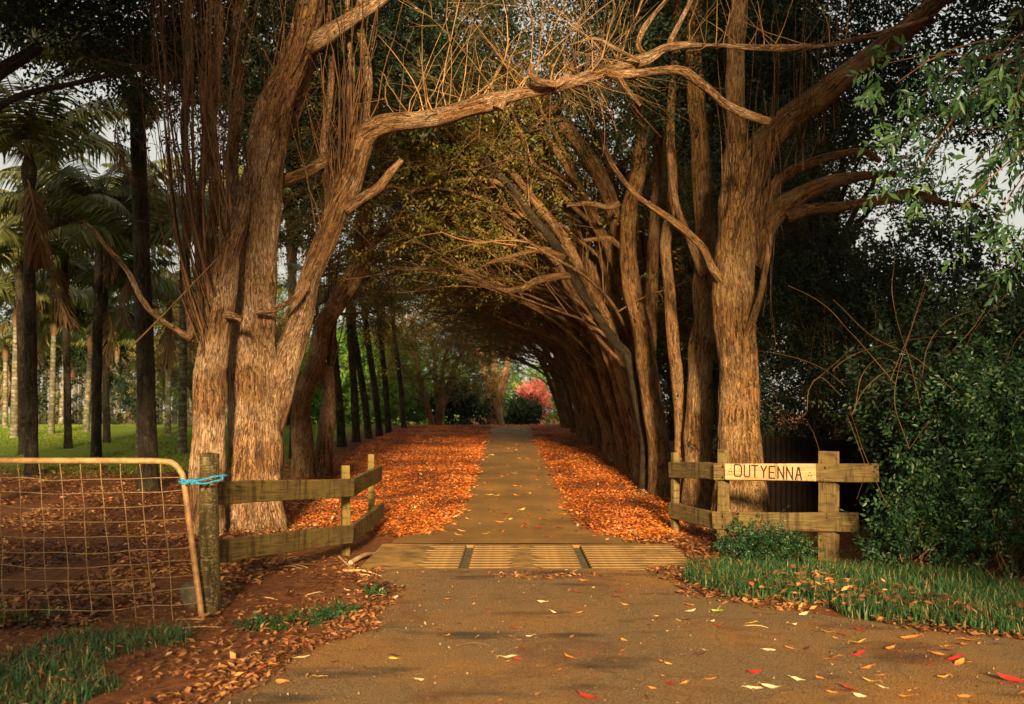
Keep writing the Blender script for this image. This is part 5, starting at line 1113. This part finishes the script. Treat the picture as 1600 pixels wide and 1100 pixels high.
grass('verge_grass', 'green grass verge below the shrubs on the right of the road', 34000, lambda y: (road_r(y) + .06, road_r(y) + 3.0), (6.5, 11.5), (.15), M['grass'], lambda x, y: (vnoise(np.stack([x * 2, y * 2, x * 0], -1)) > .30 + .25 * np.exp(-(x - road_r(y)) / .25)) & (y < 11.5 - .12 * x) & (y > 8.75 - .30 * (x - 1.8) - .25), .005)
grass('verge_grass', 'sparse dark grass tufts in front of the rusty gate', 9000, lambda y: (np.interp(y, [5, 8.6], [-4.6, -4.6]), np.interp(y, [5, 7, 8.6], [-2.6, -2.3, -2.4])), (5.2, 8.7), .12, M['grass'], lambda x, y: ragged(x, y, .5, 8), .0045)
grass('lawn_grass', 'bright green lawn under the palms', 50000, lambda y: (-.49 * y - 1, np.full_like(y, -6.4)), (22.5, 52), .07, M['lawn'], lambda x, y: ragged(x * .4, y * .4, .3, 6), .011)
n = 5200; y = 5.0 + 8.5 * rng.random(n) ** 1.3; x = rng.uniform(-4.2, 4.2, n); k = (x > road_l(y) - .9) & (x < road_r(y) + .2) & ((y < 11.1)); x, y = x[k], y[k]; n = len(x); r_ = .003 + .008 * rng.random(n) ** 3
tet = nrm(np.array([(1, 1, .7), (-1, -1, .7), (-1, 1, -.7), (1, -1, -.7), (0, 0, 1.1)])); Vp = np.stack([x, y, gz(x, y) + r_ * .45 + .012], -1)[:, None] + (tet[None] + rng.normal(0, .25, (n, 5, 3))) * r_[:, None, None]
bb = np.arange(n)[:, None] * 5; tag(MB().add(Vp, None, np.concatenate([bb + np.array([f]) for f in ((0, 4, 3), (4, 0, 2), (4, 2, 1), (4, 1, 3), (0, 3, 2), (1, 2, 3))]), rnd=np.repeat(rng.random(n), 5)).build('gravel', M['rock_chip'], None, False), 'loose gravel chips scattered over the asphalt', 'gravel', kind='stuff')
# small weeds on the bank
for k, (px, py) in enumerate([(395, 985), (430, 982), (470, 975), (505, 968), (530, 962), (585, 936)]):
    b = gp(px, py); bush('weed', 'small green weed clump on the red bank, %s from the gate post' % ['nearest', 'second', 'third', 'fourth', 'fifth', 'farthest'][k], 'weed', b[:2], (.10 - .01 * (k == 5), .07, .03), 10, 34 if k < 5 else 14, 'leaf_glossy', .035, .02, 6, .08, .03, 4, 'twig', 300 + k, 'weeds on the bank')
# sticks
def stick(pts, r, m, label, group='fallen sticks on the bank'):
    g = [gp(a_, b_) for a_, b_ in pts]; o = np.array(g[0]); mb = MB(); tube(mb, [np.array(p) - o + np.array([0, 0, r * .8 + .01 + .02 * math.sin(i_ * 2)]) for i_, p in enumerate(g)], np.linspace(r, r * .5, len(g)), 7, .06, wob=.03)
    return tag(mb.build('fallen_stick', M[m], None, True, o), label, 'stick', group)
stick([(548, 884), (570, 874), (590, 866), (612, 855)], .028, 'twig_pale', 'thick pale dead branch lying at the left end of the cattle grid')
stick([(530, 872), (541, 885), (556, 893), (572, 903)], .012, 'twig_pale', 'white forked stick below the fence post by the cattle grid')
stick([(540, 895), (570, 897), (600, 902)], .014, 'twig_pale', 'tan stick running from the fence post to the grid corner')
stick([(430, 884), (470, 886), (512, 884)], .012, 'twig', 'straight brown stick under the lower fence rail')
stick([(480, 932), (500, 930), (512, 928)], .007, 'twig_pale', 'short pale stick on the bare red bank')
stick([(540, 924), (580, 929), (612, 933)], .007, 'twig_pale', 'thin stick lying toward the road on the red bank')
stick([(510, 920), (525, 926), (532, 930)], .008, 'twig', 'short bent brown stick high on the red bank')
stick([(712, 1012), (745, 1011), (776, 1011)], .010, 'twig', 'straight brown stick lying on the asphalt in mid road')
stick([(280, 985), (330, 985), (375, 986)], .008, 'twig_pale', 'long white stick in front of the gate foot')
stick([(200, 895), (240, 885), (290, 872)], .014, 'twig', 'long brown stick slanting behind the gate mesh')
stick([(150, 905), (210, 897), (260, 892)], .010, 'twig', 'thin brown stick behind the gate mesh')
stick([(970, 836), (990, 832), (1008, 829)], .012, 'twig_pale', 'pale stick in the orange leaves near the right fence')
stick([(1113, 865), (1116, 850), (1125, 838)], .008, 'twig', 'reddish stick by the low clump at the right fence')
stick([(1160, 980), (1190, 983), (1220, 986)], .004, 'twig_pale', 'thin straight twig on the asphalt near the right verge')
rs_ = random.Random(4); TWIGS = []
for k in range(26):
    px = rs_.uniform(340, 560); py = rs_.uniform(872, 940); a_ = rs_.uniform(-.35, .35); L = rs_.uniform(14, 46)
    o = stick([(px, py), (px + L / 2, py + L * a_ * .3), (px + L, py + L * a_ * .4)], rs_.uniform(.003, .007), rs_.choice(['twig_pale', 'twig']), 'thin dry twig on the red bank below the fence', 'small twigs on the red bank'); TWIGS.append(('thin dry twig on the red bank below the fence', px, o))

# individual fallen leaves on the road
def fleaf_mesh(seed, col):
    rg = random.Random(seed); n = 7; cu = rg.uniform(.15, .75); cross = rg.uniform(.1, .5); t = np.linspace(0, 1, n); w = .21 * np.sin(np.pi * np.clip(t * .92 + .05, 0, 1)) ** .8; w[-1] = .01
    x = t - .5; z = cu * (x ** 2) * 1.1 + .02 * np.sin(t * 9 + seed)
    rows = []
    for k in range(n): rows += [(x[k], -w[k], z[k] + w[k] * cross), (x[k], 0, z[k]), (x[k], w[k], z[k] + w[k] * cross * rg.uniform(.5, 1.4))]
    Q = [(3 * k + j, 3 * k + j + 1, 3 * k + j + 4, 3 * k + j + 3) for k in range(n - 1) for j in (0, 1)]
    mb = MB().add(rows, Q); thin_tubes(mb, np.array([[(-.72, .02, .07), (-.6, 0, .04 + cu * .3), (-.5, 0, z[0])]]), .012, .012, 3)
    me = mb.mesh('fallen_leaf', True); me.materials.append(col); return me
LC = {'yellow': (.68, .40, .07), 'orange': (.62, .22, .035), 'red': (.36, .02, .014), 'cream': (.85, .62, .30), 'dark': (.07, .025, .015), 'green': (.36, .42, .06)}
LM = {k: plain('leaf_' + k, v, .5, .3, 30, 0, .35, .1) for k, v in LC.items()}
FL = {k: [fleaf_mesh(10 * i + j, LM[k]) for j in range(4)] for i, k in enumerate(LC)}
LN = {'yellow': 'yellow', 'orange': 'orange', 'red': 'red', 'cream': 'cream', 'dark': 'brown', 'green': 'lime'}
LEAVES = []
def fl_leaf(px, py, col, w, label=None, where='asphalt road'):
    b = gp(px, py); L = w / FPX * b[1] * .98; o = link('fallen_leaf', FL[col][random.randrange(4)], None, None, (b[0], b[1], b[2] + .016 + L * .02)); o.rotation_euler = (random.uniform(-.3, .3), random.uniform(-.25, .25), random.choice([0, math.pi]) + random.uniform(-.9, .9)); o.scale = (L, L, L)
    if label is None:
        if where == 'asphalt road': row = 'just before the cattle grid' if py < 960 else 'in mid road' if py < 1030 else 'near the bottom edge'; where = ('left' if px < 650 else 'centre left' if px < 850 else 'centre right' if px < 1050 else 'right' if px < 1300 else 'far right') + ' of the road ' + row
        label = 'curled %s leaf, %s' % (LN[col], where); LEAVES.append((label, px, o))
    return tag(o, label, 'leaf', 'fallen leaves on the road')
special = [(917, 1094, 'red', 34, 'large red leaf at the bottom edge of the road left of centre right'), (1343, 1009, 'yellow', 30, 'large arched yellow leaf at the right of the road'), (1122, 960, 'green', 26, 'yellow green leaf on the road near the low clump'), (441, 1071, 'orange', 32, 'curved orange leaf at the lower left road edge'), (473, 1031, 'cream', 26, 'pale cream crescent leaf at the left road edge'), (496, 1062, 'yellow', 24, 'yellow orange leaf in the lower left of the road'), (1326, 1082, 'red', 26, 'crumpled dark red leaf at the bottom right'), (1577, 1069, 'red', 44, 'long red leaf at the right edge of the road'), (1206, 1079, 'cream', 34, 'large pale curled leaf at the bottom, left of the crumpled red one'), (796, 1032, 'cream', 28, 'pale folded leaf in the middle of the road'), (829, 998, 'cream', 18, 'small pale upturned leaf in mid road'), (1178, 1055, 'red', 26, 'flat red leaf in the lower right centre of the road')]
for s_ in special: fl_leaf(s_[0], s_[1], s_[2], s_[3], s_[4])
known = [(700, 940, 'o', 20), (737, 937, 'o', 14), (844, 944, 'c', 24), (867, 961, 'c', 18), (904, 961, 'o', 14), (762, 955, 'r', 14), (801, 985, 'r', 16), (698, 997, 'o', 16), (771, 1004, 'c', 12), (807, 1034, 'r', 14), (889, 1031, 'o', 22), (927, 1025, 'r', 10), (522, 1039, 'd', 14), (616, 1028, 'd', 18), (614, 1033, 'y', 16), (655, 1066, 'c', 18), (651, 1058, 'c', 10), (426, 1042, 'o', 16), (977, 949, 'y', 14), (962, 936, 'r', 16), (910, 910, 'o', 14), (854, 908, 'o', 16), (902, 929, 'r', 16), (816, 1017, 'r', 14),
 (1077, 949, 'o', 20), (1080, 958, 'c', 16), (1111, 975, 'c', 20), (1122, 981, 'r', 14), (1075, 972, 'd', 18), (1176, 977, 'y', 18), (1238, 980, 'c', 24), (1255, 963, 'c', 20), (1292, 992, 'y', 20), (1318, 996, 'r', 20), (1347, 987, 'r', 20), (1351, 1018, 'r', 12), (1234, 1017, 'o', 18), (1202, 1020, 'c', 22), (1259, 1018, 'd', 18), (1092, 1028, 'd', 24), (1341, 1028, 'r', 26), (1296, 1034, 'o', 28), (1390, 1018, 'o', 26), (1422, 1001, 'o', 30), (1517, 1005, 'o', 34), (1502, 1011, 'o', 24), (1467, 1027, 'o', 24), (1491, 1034, 'r', 28), (1499, 1040, 'o', 26), (1354, 1049, 'o', 28), (1249, 1067, 'c', 26), (1178, 1080, 'c', 28), (1069, 1072, 'o', 18), (1047, 1074, 'r', 22), (1019, 1080, 'o', 16), (1111, 1066, 'o', 20), (1281, 1064, 'o', 16), (1380, 1060, 'o', 18), (1474, 1064, 'y', 26), (1508, 1094, 'o', 24), (1416, 1094, 'o', 28), (1596, 1088, 'o', 18), (1300, 1087, 'o', 18), (1345, 1093, 'c', 24), (1296, 1078, 'c', 18), (1380, 1079, 'c', 18), (1360, 1070, 'y', 26), (1225, 1088, 'y', 16), (1035, 1038, 'o', 18), (1043, 1042, 'y', 16), (1393, 872, 'o', 12), (1480, 1020, 'd', 16), (1560, 1010, 'd', 16)]
KM = {'o': 'orange', 'c': 'cream', 'r': 'red', 'y': 'yellow', 'd': 'dark'}
for px, py, c, w in known: fl_leaf(px, py, KM[c], w)
rl = random.Random(8)
for k in range(70):
    py = rl.uniform(905, 1095); b = rl.uniform(0, 1); x0 = 640 - (py - 905) * 1.3; px = x0 + (1560 - x0) * (b ** .8)
    g_ = gp(px, py)
    if g_[0] > road_r(np.array(g_[1])) - .1 or g_[0] < road_l(np.array(g_[1])) + .1: continue
    fl_leaf(px, py, rl.choice(['orange', 'orange', 'red', 'cream', 'yellow', 'dark', 'orange']), rl.uniform(6, 13))
for k in range(60):
    py = rl.uniform(680, 850); f_ = (py - 663) / (850 - 663); px = 796 + (rl.uniform(-38, 36)) * (1 + f_ * 2.0); fl_leaf(px, py, rl.choice(['orange', 'yellow', 'orange', 'cream', 'red']), 5 + 11 * f_, None, ('left' if px < 796 else 'right') + ' half of the drive ' + ('near the grid' if py > 790 else 'halfway up' if py > 730 else 'toward the crest'))

NTH = ['first', 'second', 'third', 'fourth', 'fifth', 'sixth', 'seventh', 'eighth', 'ninth', 'tenth', 'eleventh', 'twelfth', 'thirteenth', 'fourteenth', 'fifteenth', 'sixteenth', 'seventeenth', 'eighteenth', 'nineteenth', 'twentieth', 'twenty first', 'twenty second', 'twenty third', 'twenty fourth', 'twenty fifth', 'twenty sixth']
def number(items):
    by = {}
    for l_, x_, o_ in items: by.setdefault(l_, []).append((x_, o_))
    for l_, v_ in by.items():
        if len(v_) > 1:
            for i_, (x_, o_) in enumerate(sorted(v_, key=lambda q_: q_[0])): o_['label'] = l_ + ', %s from left' % NTH[i_]
number(LEAVES); number(TWIGS)
